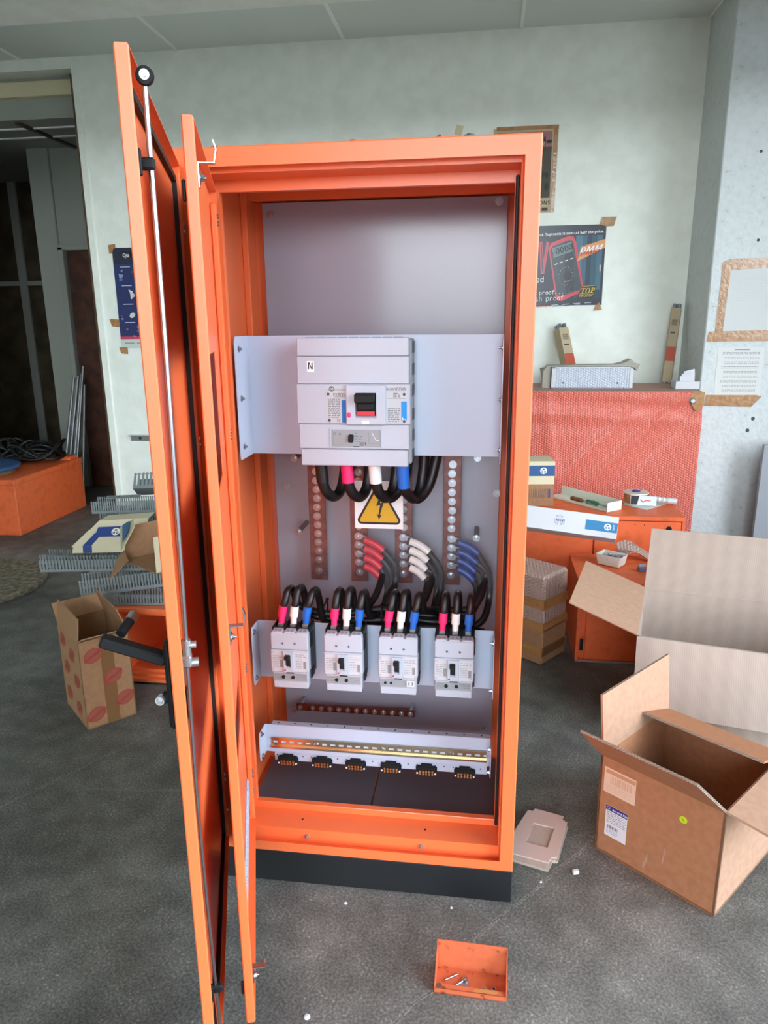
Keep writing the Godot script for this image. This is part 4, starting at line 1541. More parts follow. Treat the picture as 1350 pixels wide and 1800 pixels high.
func build_wall_papers() -> void:
	# advertisement for a multimeter, partly hidden by the enclosure; local origin: its upper right corner
	var p := thing("wall_poster", "dark blue poster advertising a red handheld multimeter, taped to the wall", "poster", Vector3(1.487, 2.155, -3.797), 0.012)
	var q := Q.new()
	q.bb(Vector3(-0.84, -0.53, -0.001), Vector3(0, 0, 0.0005))
	var sheet := part(p, "sheet", q, std(Color8(30, 34, 50), 0.25))
	q = Q.new()
	var k := 0.000718
	var at := func(x: float, y: float) -> Vector2: return Vector2((x - 715.0) * k, -(y - 905.0) * k)
	# teal ground of the picture in upright bands
	var bands := [[440, 500, Color8(66, 112, 134)], [500, 545, Color8(52, 92, 116)], [545, 590, Color8(30, 54, 72)], [590, 640, Color8(46, 84, 100)], [640, 690, Color8(62, 104, 122)]]
	for b in bands:
		q.patch_poly([at.call(b[0], 1500), at.call(b[1], 1500), at.call(b[1], 1000), at.call(b[0], 1000)], 0.0008, b[2])
	q.patch_poly([at.call(440, 1500), at.call(690, 1500), at.call(690, 1580), at.call(440, 1580)], 0.0009, Color8(34, 60, 78))
	# tall red letter strokes at the left
	var rose := Color8(186, 58, 74)
	q.stroke([at.call(108, 1050), at.call(135, 1345)], 0.022, 0.0009, rose)
	q.stroke([at.call(175, 1050), at.call(138, 1345)], 0.022, 0.001, rose)
	q.stroke([at.call(112, 1060), at.call(136, 1320)], 0.008, 0.0012, Color8(40, 42, 60))
	q.stroke([at.call(10, 1050), at.call(40, 1345)], 0.022, 0.0009, rose)
	# the instrument
	var body := [at.call(185, 1120), at.call(200, 1065), at.call(370, 1002), at.call(415, 1010), at.call(440, 1060), at.call(527, 1460), at.call(515, 1520), at.call(340, 1600), at.call(300, 1600), at.call(270, 1560)]
	q.patch_poly(body, 0.0014, Color8(206, 62, 74))
	var inner := [at.call(200, 1125), at.call(222, 1090), at.call(375, 1040), at.call(410, 1050), at.call(510, 1455), at.call(500, 1500), at.call(330, 1555), at.call(282, 1540)]
	q.patch_poly(inner, 0.0018, Color8(58, 64, 76))
	q.patch_poly([at.call(330, 1050), at.call(410, 1045), at.call(445, 1500), at.call(365, 1530)], 0.002, Color8(44, 48, 58))
	q.patch_poly([at.call(215, 1112), at.call(398, 1052), at.call(413, 1142), at.call(236, 1200)], 0.0022, Color8(104, 122, 124))
	for i in 4:
		q.stroke([at.call(248 + i * 48, 1262 - i * 16), at.call(275 + i * 48, 1254 - i * 16)], 0.006, 0.0022, Color8(214, 216, 216))
	for i in 26:
		var a := i * 0.42
		q.disc(at.call(360 + cos(a) * 66, 1370 + sin(a) * 84).x, at.call(360 + cos(a) * 66, 1370 + sin(a) * 84).y, 0.0028, 0.0022, Color8(176, 180, 182), 6)
	q.disc(at.call(375, 1370).x, at.call(375, 1370).y, 0.028, 0.0021, Color8(30, 32, 40), 24)
	q.stroke([at.call(345, 1422), at.call(400, 1412)], 0.003, 0.0023, Color8(170, 172, 174))
	for c in [[400, 1430], [455, 1420], [450, 1385], [420, 1500]]:
		q.disc(at.call(c[0], c[1]).x, at.call(c[0], c[1]).y, 0.005, 0.0024, Color8(24, 26, 32), 12)
	# orange flash, badge and the row of small print
	q.patch_poly([at.call(490, 1102), at.call(714, 1036), at.call(714, 1114), at.call(460, 1236)], 0.0026, Color8(226, 150, 92))
	q.patch_poly([at.call(515, 1462), at.call(657, 1455), at.call(628, 1574), at.call(482, 1580)], 0.0026, Color8(26, 24, 22))
	q.stroke([at.call(520, 1468), at.call(650, 1461)], 0.003, 0.0028, Color8(214, 176, 60))
	q.stroke([at.call(500, 1535), at.call(635, 1528)], 0.0025, 0.0028, Color8(214, 176, 60))
	for i in 4:
		q.stroke([at.call(235 + i * 105, 1640 - i * 6), at.call(300 + i * 105, 1636 - i * 6)], 0.005, 0.0012, Color8(170, 174, 180))
		q.stroke([at.call(245 + i * 105, 1652 - i * 6), at.call(300 + i * 105, 1650 - i * 6)], 0.003, 0.0012, Color8(120, 126, 136))
	q.patch_poly([at.call(672, 1275), at.call(690, 1270), at.call(686, 1330), at.call(676, 1330)], 0.0012, Color8(176, 180, 170))
	var pr := part(sheet, "print", q, M.print_gloss)
	pr.set_meta("kind", "stuff")
	var tb := Basis(Vector3(0, 0, 1), 0.035)
	var words := func(w: String, x: float, y: float, h: float, m: Material, b: Basis, f := "Droid Sans", bold := false, sl := 0.0) -> void:
		var c: Vector2 = at.call(x, y)
		text(sheet, w, Vector3(c.x, c.y, 0.0031), h, m, b, f, bold, sl)
	words.call("eat. Toptronic is one - at half the price.", 386, 978, 0.0172, M.ink_white, tb, "Droid Sans", true)
	words.call("-0000", 312, 1128, 0.036, M.ink_black, Basis(Vector3(0, 0, 1), 0.28), "Droid Sans Mono")
	words.call("DMM", 588, 1122, 0.034, M.ink_white, Basis(Vector3(1.25, 0.18, 0), Vector3(0, 1, 0), Vector3(0, 0, 1)), "Droid Sans", true, 0.3)
	words.call("DMM", 575, 1158, 0.022, M.ink_red, Basis(Vector3(1.7, 0.25, 0), Vector3(0, 1, 0), Vector3(0, 0, 1)), "Droid Sans", true, 0.3)
	words.call("TOP", 575, 1508, 0.032, M.ink_yellow, Basis(Vector3(1.05, 0.05, 0), Vector3(0, 1, 0), Vector3(0, 0, 1)), "Droid Serif", true, 0.2)
	words.call("TRONIC", 560, 1554, 0.0165, M.ink_yellow, Basis(Vector3(1.05, 0.05, 0), Vector3(0, 1, 0), Vector3(0, 0, 1)), "Droid Serif", true, 0.2)
	words.call("ed", 112, 1400, 0.036, M.ink_white, tb, "Droid Sans Mono")
	words.call("k proof...", 200, 1522, 0.026, M.ink_white, tb, "Droid Sans Mono")
	words.call("sh proof", 212, 1578, 0.03, M.ink_white, tb, "Droid Sans Mono")
	words.call("HellermannTyton", 125, 1645, 0.013, M.ink_red, tb, "Droid Sans", true)
	tape_piece(p, [at.call(650, 905), at.call(668, 840), at.call(805, 840), at.call(782, 922), at.call(716, 925)], 0.0036)
	tape_piece(p, [at.call(640, 1695), at.call(655, 1655), at.call(690, 1615), at.call(722, 1690)], 0.0036)

	# old news bill in a taped frame above it
	p = thing("wall_poster", "faded brown picture poster mostly hidden behind the enclosure's upper right corner", "poster", Vector3(1.127, 2.775, -3.797))
	q = Q.new()
	q.bb(Vector3(-0.42, -0.535, -0.001), Vector3(0, 0, 0.0005))
	sheet = part(p, "sheet", q, std(Color8(186, 170, 136), 0.7))
	q = Q.new()
	q.patch(-0.39, -0.44, -0.03, -0.025, 0.0008, Color8(70, 62, 52))
	q.patch(-0.39, -0.12, -0.03, -0.025, 0.001, Color8(168, 104, 108))
	# dark shapes of the crowd in the picture
	var r := RandomNumberGenerator.new()
	r.seed = 12
	for i in 46:
		var c := Color8(38, 34, 32) if r.randf() < 0.6 else (Color8(176, 160, 132) if r.randf() < 0.7 else Color8(150, 62, 66))
		q.disc(r.randf_range(-0.36, -0.045), r.randf_range(-0.42, -0.07), r.randf_range(0.006, 0.022), 0.0012 + i * 0.00002, c, 7, r.randf_range(0.01, 0.035))
	q.patch(-0.39, -0.495, -0.03, -0.455, 0.0024, Color8(196, 182, 148))
	for i in 6:
		q.patch(-0.36 + i * 0.056, -0.523, -0.32 + i * 0.056, -0.502, 0.0024, Color8(66, 52, 48))
	pr = part(sheet, "print", q, M.print)
	pr.set_meta("kind", "stuff")
	text(sheet, "ONS", Vector3(-0.062, -0.472, 0.0028), 0.026, M.ink_black, Basis(), "Droid Sans", true)
	tape_piece(p, [Vector2(-0.4, -0.012), Vector2(0.012, -0.012), Vector2(0.012, 0.012), Vector2(-0.4, 0.012)], 0.0034)
	tape_piece(p, [Vector2(-0.022, -0.53), Vector2(0.004, -0.53), Vector2(0.01, 0.0), Vector2(-0.018, 0.0)], 0.0032)

	# product sheet left of the doors
	p = thing("wall_poster", "narrow navy product poster with small pictures, left of the open outer door", "poster", Vector3(-2.113, 2.082, -3.797), 0.0)
	q = Q.new()
	q.bb(Vector3(0, -0.735, -0.001), Vector3(0.48, 0, 0.0005))
	sheet = part(p, "sheet", q, std(Color8(34, 46, 98), 0.3))
	q = Q.new()
	q.patch(0.0, -0.12, 0.48, 0.0, 0.0008, Color8(34, 40, 62))
	q.patch(0.075, -0.075, 0.4, -0.035, 0.001, Color8(18, 20, 26))
	q.patch(0.0, -0.735, 0.48, -0.665, 0.001, Color8(206, 214, 206))
	q.patch(0.0, -0.668, 0.48, -0.648, 0.0012, Color8(196, 60, 92))
	for row in 4:
		var y := -0.135 - row * 0.135
		q.patch(0.05, y - 0.006, 0.13, y, 0.001, Color8(190, 196, 214))
		for i in 14:
			var cols := [Color8(150, 160, 190), Color8(92, 108, 168), Color8(70, 60, 110), Color8(200, 204, 214), Color8(150, 84, 84), Color8(80, 130, 170)]
			q.disc(0.02 + r.randf() * 0.42, y - 0.03 - r.randf() * 0.085, r.randf_range(0.004, 0.014), 0.0012 + i * 0.00002, cols[r.randi_range(0, 5)], 6, r.randf_range(0.005, 0.02), r.randf() * 3)
	q.patch_poly([Vector2(0.1, -0.30), Vector2(0.135, -0.315), Vector2(0.125, -0.37), Vector2(0.115, -0.37), Vector2(0.112, -0.325)], 0.0018, Color8(216, 216, 206))
	q.disc(0.115, -0.49, 0.026, 0.0018, Color8(216, 214, 206), 10, 0.018, 0.6)
	q.patch(0.03, -0.70, 0.11, -0.694, 0.0012, Color8(120, 130, 140))
	q.patch(0.13, -0.70, 0.2, -0.694, 0.0012, Color8(120, 130, 140))
	pr = part(sheet, "print", q, M.print_gloss)
	pr.set_meta("kind", "stuff")
	text(sheet, "Qu", Vector3(0.105, -0.055, 0.0014), 0.027, M.ink_white, Basis(), "Droid Sans", true)
	tape_piece(p, [Vector2(-0.025, -0.04), Vector2(0.0, -0.04), Vector2(0.012, -0.005), Vector2(0.03, -0.002), Vector2(0.03, 0.028), Vector2(-0.025, 0.022)], 0.003)
	tape_piece(p, [Vector2(-0.06, -0.57), Vector2(0.004, -0.578), Vector2(0.004, -0.52), Vector2(-0.075, -0.515)], 0.003)
	tape_piece(p, [Vector2(-0.005, -0.775), Vector2(0.05, -0.78), Vector2(0.05, -0.728), Vector2(-0.018, -0.728)], 0.003)

	# papers on the pier
	p = thing("taped_notice", "blank-looking white sheet framed with brown packing tape on the white pier", "notice", Vector3(2.12, 1.39, -3.2485))
	q = Q.new()
	q.bb(Vector3(0.02, 0.06, -0.001), Vector3(0.36, 0.44, 0.0004))
	sheet = part(p, "sheet", q, M.paper)
	q = Q.new()
	for i in 9:
		groove_print(q, 0.09, 0.37 - i * 0.016, 0.3, 0.0008, 1, 0.01, Color8(196, 200, 202), 0.0022, 6)
	pr = part(sheet, "print", q, M.print)
	pr.set_meta("kind", "stuff")
	tape_piece(p, [Vector2(-0.012, 0.418), Vector2(0.4, 0.435), Vector2(0.4, 0.49), Vector2(0.03, 0.485), Vector2(-0.012, 0.465)], 0.0016)
	tape_piece(p, [Vector2(-0.015, 0.03), Vector2(0.03, 0.03), Vector2(0.042, 0.44), Vector2(-0.008, 0.45)], 0.0022)
	tape_piece(p, [Vector2(-0.06, -0.005), Vector2(0.4, -0.002), Vector2(0.4, 0.066), Vector2(-0.05, 0.056)], 0.0028)
	tape_piece(p, [Vector2(0.34, 0.05), Vector2(0.385, 0.05), Vector2(0.385, 0.45), Vector2(0.34, 0.45)], 0.0022)
	p = thing("typed_notice", "typed white page of close paragraphs on the pier, taped along its foot", "notice", Vector3(2.135, 1.05, -3.2485))
	q = Q.new()
	q.bb(Vector3(0, 0, -0.001), Vector3(0.275, 0.3, 0.0004))
	sheet = part(p, "sheet", q, std(Color8(216, 218, 214), 0.75))
	q = Q.new()
	q.patch(0.1, 0.283, 0.19, 0.287, 0.0008, Color8(96, 98, 100))
	for para in 9:
		groove_print(q, 0.045 if para % 3 else 0.03, 0.27 - para * 0.029, 0.25, 0.0008, 2, 0.0085, Color8(128, 130, 134), 0.003, 9)
	pr = part(sheet, "print", q, M.print)
	pr.set_meta("kind", "stuff")
	tape_piece(p, [Vector2(-0.05, -0.065), Vector2(0.235, -0.07), Vector2(0.29, -0.005), Vector2(0.26, 0.005), Vector2(-0.045, 0.004)], 0.0016)

	# plugs and screw holes left in the pier and the wall
	for c in [[2.26, 2.47, "left of the upper pair"], [2.37, 2.46, "right of the upper pair"], [2.30, 1.98, "left of the pair just"], [2.40, 1.98, "right of the pair just"]]:
		q = Q.new()
		q.lathe([[0.009, 0.0], [0.009, 0.001], [0.004, 0.0012], [0.003, 0.0004], [0.0, 0.0004]], Vector3(c[0], c[1], -3.25), Vector3.BACK, 12)
		var o := part(self, "wall_plug", q, M.case_dark)
		tag(o, "dark plug in the white pier, %s above the taped sheet" % c[2], "wall plug", "wall plugs in the pier")
	for c in [[2.39, 0.905, "upper"], [2.365, 0.83, "lower"]]:
		q = Q.new()
		q.lathe([[0.012, 0.0], [0.012, 0.001], [0.005, 0.0012], [0.004, 0.0004], [0.0, 0.0004]], Vector3(c[0], c[1], -3.25), Vector3.BACK, 12)
		var o := part(self, "wall_plug", q, M.case_dark)
		tag(o, "%s of two dark wall plugs in the white pier below the typed page" % c[2], "wall plug", "wall plugs in the pier")
	# torn tape left on the wall above the enclosure
	for c in [[-1.12, 2.7, 0.0, "leftmost"], [-0.39, 2.705, 0.3, "middle"], [0.335, 2.735, 0.8, "rightmost"]]:
		q = Q.new()
		q.prism(PackedVector2Array([Vector2(-0.022, -0.02), Vector2(0.02, -0.024), Vector2(0.026, 0.012), Vector2(0.002, 0.02), Vector2(-0.024, 0.01)]), Vector3.ZERO, Basis(), 0.001)
		var o := part(self, "tape_remnant", q, M.tape)
		o.position = Vector3(c[0], c[1], -3.7988)
		o.rotation.z = c[2]
		tag(o, "%s scrap of brown tape on the wall above the enclosure" % c[3], "tape", "tape scraps on the wall")
	q = Q.new()
	q.prism(PackedVector2Array([Vector2(-0.03, -0.02), Vector2(0.02, -0.03), Vector2(0.034, 0.03), Vector2(-0.012, 0.042)]), Vector3.ZERO, Basis(), 0.001)
	var o2 := part(self, "paper_scrap", q, M.cream)
	o2.position = Vector3(0.47, 2.775, -3.7988)
	tag(o2, "scrap of pale paper on the wall above the enclosure", "paper")


# plain folded steel cabinet with a flush door; local: front at z = 0, left edge x = 0
func low_cabinet(t: Node3D, w: float, h: float, d: float, m: Material, doors: Array) -> void:
	var q := Q.new()
	q.rect_sweep([[0, 0, w, h, -d], [0, 0, w, h, -0.002], [0.002, 0.002, w - 0.002, h - 0.002, 0.0], [0.012, 0.012, w - 0.012, h - 0.02, 0.0], [0.012, 0.012, w - 0.012, h - 0.02, -0.02]])
	q.quad(Vector3(w, 0, -d), Vector3(0, 0, -d), Vector3(0, h, -d), Vector3(w, h, -d))
	q.quad(Vector3(0.012, 0.012, -0.02), Vector3(w - 0.012, 0.012, -0.02), Vector3(w - 0.012, h - 0.02, -0.02), Vector3(0.012, h - 0.02, -0.02))
	part(t, "body", q, m)
	for dr in doors:
		q = Q.new()
		q.bb(Vector3(dr[0], 0.016, -0.016), Vector3(dr[1], h - 0.026, 0.004), 0.003)
		part(t, "door", q, m)


func build_right_side() -> void:
	# big cabinet in bubble wrap against the back wall
	var t := thing("wrapped_cabinet", "tall orange cabinet in pink bubble wrap against the back wall", "wrapped cabinet", Vector3(0.7, 0, -3.0))
	var q := Q.new()
	var w := 1.31
	var h := 1.095
	var nx := 52
	var ny := 44
	var bulge := func(u: float, v: float) -> float:
		# creases of the film, mainly drawn towards the upper right corner
		var f := 0.004 * sin(v * 44.0 + 3.0 * u) * exp(-pow((v - 0.9) / 0.1, 2))
		var a := (u - 1.0) * 0.9 + (v - 1.0) * -0.75
		f += 0.007 * exp(-pow((a + 0.06) / 0.022, 2)) + 0.005 * exp(-pow((a + 0.2) / 0.03, 2)) - 0.004 * exp(-pow((a - 0.05) / 0.03, 2))
		f += 0.005 * exp(-pow((u - 0.28 - (1.0 - v) * 0.12) / 0.025, 2)) * smoothstep(0.15, 0.6, v)
		return f * 2.2
	for j in ny:
		for i in nx:
			var u0 := float(i) / nx
			var u1 := float(i + 1) / nx
			var v0 := float(j) / ny
			var v1 := float(j + 1) / ny
			var e := func(u: float, v: float) -> Vector3: return Vector3(u * w, v * h, bulge.call(u, v))
			var nn := func(u: float, v: float) -> Vector3:
				var gx: float = (bulge.call(u + 0.002, v) - bulge.call(u - 0.002, v)) / (0.004 * w)
				var gy: float = (bulge.call(u, v + 0.002) - bulge.call(u, v - 0.002)) / (0.004 * h)
				return Vector3(-gx, -gy, 1).normalized()
			q.tri3(e.call(u0, v0), e.call(u1, v0), e.call(u1, v1), nn.call(u0, v0), nn.call(u1, v0), nn.call(u1, v1))
			q.tri3(e.call(u0, v0), e.call(u1, v1), e.call(u0, v1), nn.call(u0, v0), nn.call(u1, v1), nn.call(u0, v1))
	lpart(t, "front_wrap", q, M.bubble_pink, "creased bubble wrap over orange paint")
	q = Q.new()
	q.bb(Vector3(0, 0, -0.62), Vector3(w, h, -0.006), 0.012)
	part(t, "body", q, M.bubble_pink)
	q = Q.new()
	q.bb(Vector3(0.0, h - 0.001, -0.615), Vector3(w - 0.01, h + 0.003, -0.01), 0.001)
	part(t, "top_sheet", q, std(Color8(176, 138, 122), 0.75))
	q = Q.new()
	q.prism(PackedVector2Array([Vector2(w - 0.1, h - 0.03), Vector2(w - 0.04, h - 0.12), Vector2(w + 0.001, h - 0.08), Vector2(w + 0.001, h + 0.001), Vector2(w - 0.1, h + 0.001)]), Vector3(0, 0, 0.009), Basis(), 0.003)
	part(t, "tape_patch", q, M.tape)
	q = Q.new()
	q.lathe([[0.019, 0.0], [0.019, 0.006], [0.012, 0.012], [0.0, 0.012]], Vector3(w - 0.066, h - 0.052, 0.007), Vector3.BACK, 18)
	part(t, "lock", q, M.steel_dull)

	# on top of it
	t = thing("foam_packed_panel", "white panel in bubble foam lying on the pink wrapped cabinet", "package", Vector3(1.12, 1.098, -3.2))
	q = Q.new()
	q.bb(Vector3(0, 0, -0.18), Vector3(0.5, 0.132, 0), 0.006)
	part(t, "panel", q, M.foam)
	q = Q.new()
	q.bb(Vector3(-0.004, 0.004, -0.002), Vector3(0.018, 0.134, 0.003), 0.001)
	q.bb(Vector3(0.482, 0.004, -0.002), Vector3(0.504, 0.134, 0.003), 0.001)
	q.bb(Vector3(-0.004, 0.126, -0.002), Vector3(0.504, 0.136, 0.003), 0.001)
	part(t, "edge_band", q, M.card_white)
	for x in [0.07, 0.41]:
		q = Q.new()
		q.cyl(Vector3(x, 0.035, 0.0), Vector3(x, 0.035, 0.002), 0.005, 10)
		part(t, "hole", q, M.black_matte)
	q = Q.new()
	q.tri(Vector3(-0.02, 0.136, -0.02), Vector3(-0.05, 0.002, -0.05), Vector3(-0.07, 0.12, -0.16), Vector3(-1, 0, 1).normalized())
	q.prism(PackedVector2Array([Vector2(-0.06, 0.0), Vector2(-0.01, 0.0), Vector2(-0.01, 0.135), Vector2(-0.03, 0.14), Vector2(-0.055, 0.11)]), Vector3(0, 0, -0.02), Basis(), 0.12)
	q.prism(PackedVector2Array([Vector2(-0.03, 0.137), Vector2(0.505, 0.137), Vector2(0.53, 0.11), Vector2(0.545, 0.15), Vector2(0.515, 0.155), Vector2(0.49, 0.182), Vector2(0.45, 0.16), Vector2(0.4, 0.148), Vector2(0.2, 0.146), Vector2(-0.02, 0.142)]), Vector3(0, 0, -0.02), Basis(), 0.14)
	part(t, "loose_wrapping", q, std(Color8(158, 152, 138), 0.5))
	# cartons of fluorescent tubes leaning on the wall
	var tubes := [[Vector3(1.29, 1.1, -3.6), Vector3(1.205, 1.49, -3.745), 0.075, "short lamp carton leaning on the wall behind the foam-packed panel"], [Vector3(1.93, 1.1, -3.62), Vector3(1.985, 1.62, -3.745), 0.06, "lamp carton standing in the corner beside the white tray"]]
	for tb in tubes:
		t = thing("lamp_carton", tb[3], "carton", tb[0], 0.0, "lamp cartons on the wrapped cabinet")
		var dir: Vector3 = (tb[1] - tb[0])
		var len := dir.length()
		var yy := dir.normalized()
		var zz := Vector3(0, 0, 1)
		zz = (zz - yy * zz.dot(yy)).normalized()
		t.basis = Basis(yy.cross(zz), yy, zz).rotated(yy, 0.5 if tb[2] > 0.07 else -0.3)
		var s: float = tb[2]
		q = Q.new()
		q.bb(Vector3(-s / 2, 0.0, -s / 2), Vector3(s / 2, len - 0.03, s / 2), 0.002)
		part(t, "sleeve", q, std(Color8(186, 168, 138), 0.8))
		q = Q.new()
		for k in [-0.25, 0.25]:
			for k2 in [-0.25, 0.25]:
				q.cyl(Vector3(s * k, len - 0.04, s * k2), Vector3(s * k, len, s * k2), s * 0.2, 12)
				q.cyl(Vector3(s * k, -0.0, s * k2), Vector3(s * k, -0.012, s * k2), s * 0.2, 12)
		part(t, "tube_caps", q, M.steel)
		q = Q.new()
		var mid := len * 0.36
		q.patch(-s / 2 + 0.001, mid - 0.05, s / 2 - 0.001, mid + 0.05, s / 2 + 0.0006, Color8(190, 84, 62))
		for i in 7:
			q.patch(-s * 0.3, len * 0.72 + i * 0.006, s * 0.3, len * 0.72 + i * 0.006 + 0.003, s / 2 + 0.0006, Color8(70, 64, 56))
		q.patch(-s * 0.3, len * 0.62, s * 0.2, len * 0.64, s / 2 + 0.0006, Color8(50, 46, 42))
		var pr := part(t, "print", q, M.print)
		pr.set_meta("kind", "stuff")
	# tray of cards in the corner
	t = thing("card_tray", "small white open tray holding white cards beside the corner lamp carton", "tray", Vector3(1.87, 1.098, -3.13))
	q = Q.new()
	q.bb(Vector3(0, 0, -0.12), Vector3(0.145, 0.004, 0))
	q.bb(Vector3(0, 0, -0.003), Vector3(0.145, 0.05, 0), 0.001)
	q.bb(Vector3(0, 0, -0.12), Vector3(0.145, 0.05, -0.117), 0.001)
	q.bb(Vector3(0, 0, -0.12), Vector3(0.003, 0.05, 0), 0.001)
	q.bb(Vector3(0.142, 0, -0.12), Vector3(0.145, 0.05, 0), 0.001)
	part(t, "tray", q, M.card_white)
	for i in 3:
		var o := thing("card", "%s white card standing in the small white tray" % ["front", "middle", "back"][i], "card", Vector3(1.905 + i * 0.008, 1.106, -3.16 - i * 0.02), 0.1 * i, "white cards in the tray")
		q = Q.new()
		q.slab(Vector3(0, 0, 0), Vector3(0.085, 0, 0), Vector3(0.085, 0.085 + i * 0.014, -0.012), Vector3(-0.004 + i * 0.01, 0.07 + i * 0.014, -0.012), 0.001)
		part(o, "sheet", q, M.card_white)

	# steel sheet at the right, in front of the pier
	q = Q.new()
	q.bb(Vector3(2.395, 0, -3.05), Vector3(2.95, 0.775, -3.02), 0.002)
	var gs := part(self, "steel_sheet", q, std(Color8(150, 154, 160), 0.5))
	tag(gs, "plain grey steel sheet standing at the foot of the pier", "sheet")

	# low orange cabinet with two doors, cluttered top
	t = thing("low_cabinet", "low orange steel cabinet with a black lock, tape dispenser on top", "cabinet", Vector3(0.78, 0, -2.05), 0.0)
	low_cabinet(t, 0.932, 0.555, 0.36, M.orange_used, [[0.016, 0.485], [0.492, 0.915]])
	q = Q.new()
	q.lathe([[0.013, 0.0], [0.013, 0.005], [0.007, 0.006], [0.006, 0.003], [0.0, 0.003]], Vector3(0.856, 0.496, 0.004), Vector3.BACK, 20)
	part(t, "lock", q, M.black)
	for x in [0.69, 0.735]:
		q = Q.new()
		q.cyl(Vector3(x, 0.513, 0.0041), Vector3(x, 0.513, 0.0046), 0.003, 8)
		part(t, "drilled_hole", q, M.black_matte)
	# still lower one in front of it
	t = thing("low_cabinet", "lowest orange steel cabinet, half hidden by the big open carton, tub of screws on top", "cabinet", Vector3(1.135, 0, -1.5), 0.0)
	low_cabinet(t, 0.62, 0.388, 0.42, M.orange_used, [[0.04, 0.6]])
	q = Q.new()
	q.bb(Vector3(0.018, 0.06, 0.0), Vector3(0.032, 0.115, 0.01), 0.002)
	part(t, "hinge", q, M.black)
	q = Q.new()
	q.bb(Vector3(0.0, -0.0, -0.03), Vector3(0.62, 0.008, 0.003), 0.001)
	part(t, "base_rail", q, M.steel_dull)

	# screwdriver tray, made from a white trunking cover
	var a := Vector3(1.125, 0.556, -2.37)
	var b := Vector3(1.325, 0.556, -2.13)
	t = thing("tool_tray", "long white steel cover used as a tray for two screwdrivers on the low cabinet", "tray", a)
	var dirx := (b - a).normalized()
	t.basis = Basis(dirx, Vector3.UP, dirx.cross(Vector3.UP))
	var tl := a.distance_to(b) + 0.02
	q = Q.new()
	q.bb(Vector3(-0.1, 0, -0.11), Vector3(tl, 0.003, 0.0))
	q.bb(Vector3(-0.1, 0, -0.003), Vector3(tl, 0.014, 0.0), 0.001)
	q.bb(Vector3(-0.1, 0, -0.11), Vector3(tl, 0.05, -0.107), 0.001)
	q.bb(Vector3(tl - 0.003, 0, -0.11), Vector3(tl, 0.05, 0.0), 0.001)
	part(t, "tray", q, std(Color8(222, 222, 208), 0.4))
	for i in 2:
		var s := thing("screwdriver", ["screwdriver with a brown handle in the white tray", "screwdriver with a green handle in the white tray"][i], "screwdriver", Vector3.ZERO, 0.0, "screwdrivers in the tray")
		s.transform = t.transform * Transform3D(Basis(), Vector3(0.05 + i * 0.1, 0.018, -0.03 - i * 0.012))
		q = Q.new()
		q.lathe([[0.0, 0.0], [0.01, 0.002], [0.013, 0.012], [0.011, 0.03], [0.013, 0.055], [0.012, 0.075], [0.007, 0.086], [0.005, 0.09]], Vector3.ZERO, Vector3(1, 0, 0), 12)
		part(s, "handle", q, std(Color8(112, 72, 42), 0.35) if i == 0 else std(Color8(40, 110, 66), 0.3))
		q = Q.new()
		q.cyl(Vector3(0.09, 0, 0), Vector3(0.17, -0.004, 0), 0.0035, 10)
		part(s, "blade", q, M.steel)
	# paper and tape dispenser
	q = Q.new()
	q.prism(PackedVector2Array([Vector2(0, 0), Vector2(0.1, -0.11), Vector2(0.25, 0.05), Vector2(0.15, 0.15)]), Vector3(1.45, 0.557, -2.3), Basis(Vector3(1, 0, 0), Vector3(0, 0, -1), Vector3(0, 1, 0)), 0.0015)
	var pp := part(self, "paper_sheet", q, M.paper)
	tag(pp, "white paper sheet under the tape dispenser on the low cabinet", "paper")
	t = thing("tape_dispenser", "packing-tape dispenser with a ribbed grey handle on the low cabinet", "tape dispenser", Vector3(1.53, 0.559, -2.33))
	q = Q.new()
	q.lathe([[0.04, 0.0], [0.062, 0.0], [0.062, 0.05], [0.04, 0.05], [0.04, 0.0]], Vector3(-0.01, 0.006, 0.0), Vector3.UP, 28)
	part(t, "tape_roll", q, M.tape)
	q = Q.new()
	q.lathe([[0.0, 0.058], [0.066, 0.056], [0.067, 0.05], [0.062, 0.05]], Vector3(-0.01, 0.006, 0.0), Vector3.UP, 28)
	q.cyl(Vector3(-0.01, 0.0, 0), Vector3(-0.01, 0.006, 0), 0.066, 28)
	part(t, "side_plate", q, std(Color8(206, 202, 186), 0.35))
	q = Q.new()
	q.prism(PackedVector2Array([Vector2(-0.05, 0.006), Vector2(0.085, 0.0), Vector2(0.085, 0.052), Vector2(-0.05, 0.056)]), Vector3(0, 0, 0.066), Basis(), 0.003)
	var sp := part(t, "front_shield", q, std(Color8(206, 214, 220), 0.3))
	q = Q.new()
	q.patch_poly([Vector2(-0.048, 0.007), Vector2(-0.015, 0.006), Vector2(-0.005, 0.054), Vector2(-0.048, 0.055)], 0.0665, Color8(36, 34, 42))
	q.stroke([Vector2(0.0, 0.035), Vector2(0.015, 0.02), Vector2(0.03, 0.03), Vector2(0.055, 0.028)], 0.005, 0.0667, Color8(190, 50, 56))
	var pr2 := part(sp, "print", q, M.print)
	pr2.set_meta("kind", "stuff")
	q = Q.new()
	q.cyl(Vector3(-0.01, 0.064, 0), Vector3(-0.01, 0.07, 0), 0.022, 16)
	part(t, "hub", q, M.blue_dark)
	q = Q.new()
	q.lathe([[0.0, 0.0], [0.011, 0.0], [0.016, 0.01], [0.0125, 0.022], [0.016, 0.032], [0.0125, 0.044], [0.016, 0.055], [0.0125, 0.066], [0.0165, 0.08], [0.016, 0.125], [0.0, 0.126]], Vector3(0.07, 0.032, 0.03), Vector3(1, -0.08, 0.1), 16)
	part(t, "handle", q, std(Color8(196, 200, 196), 0.35))

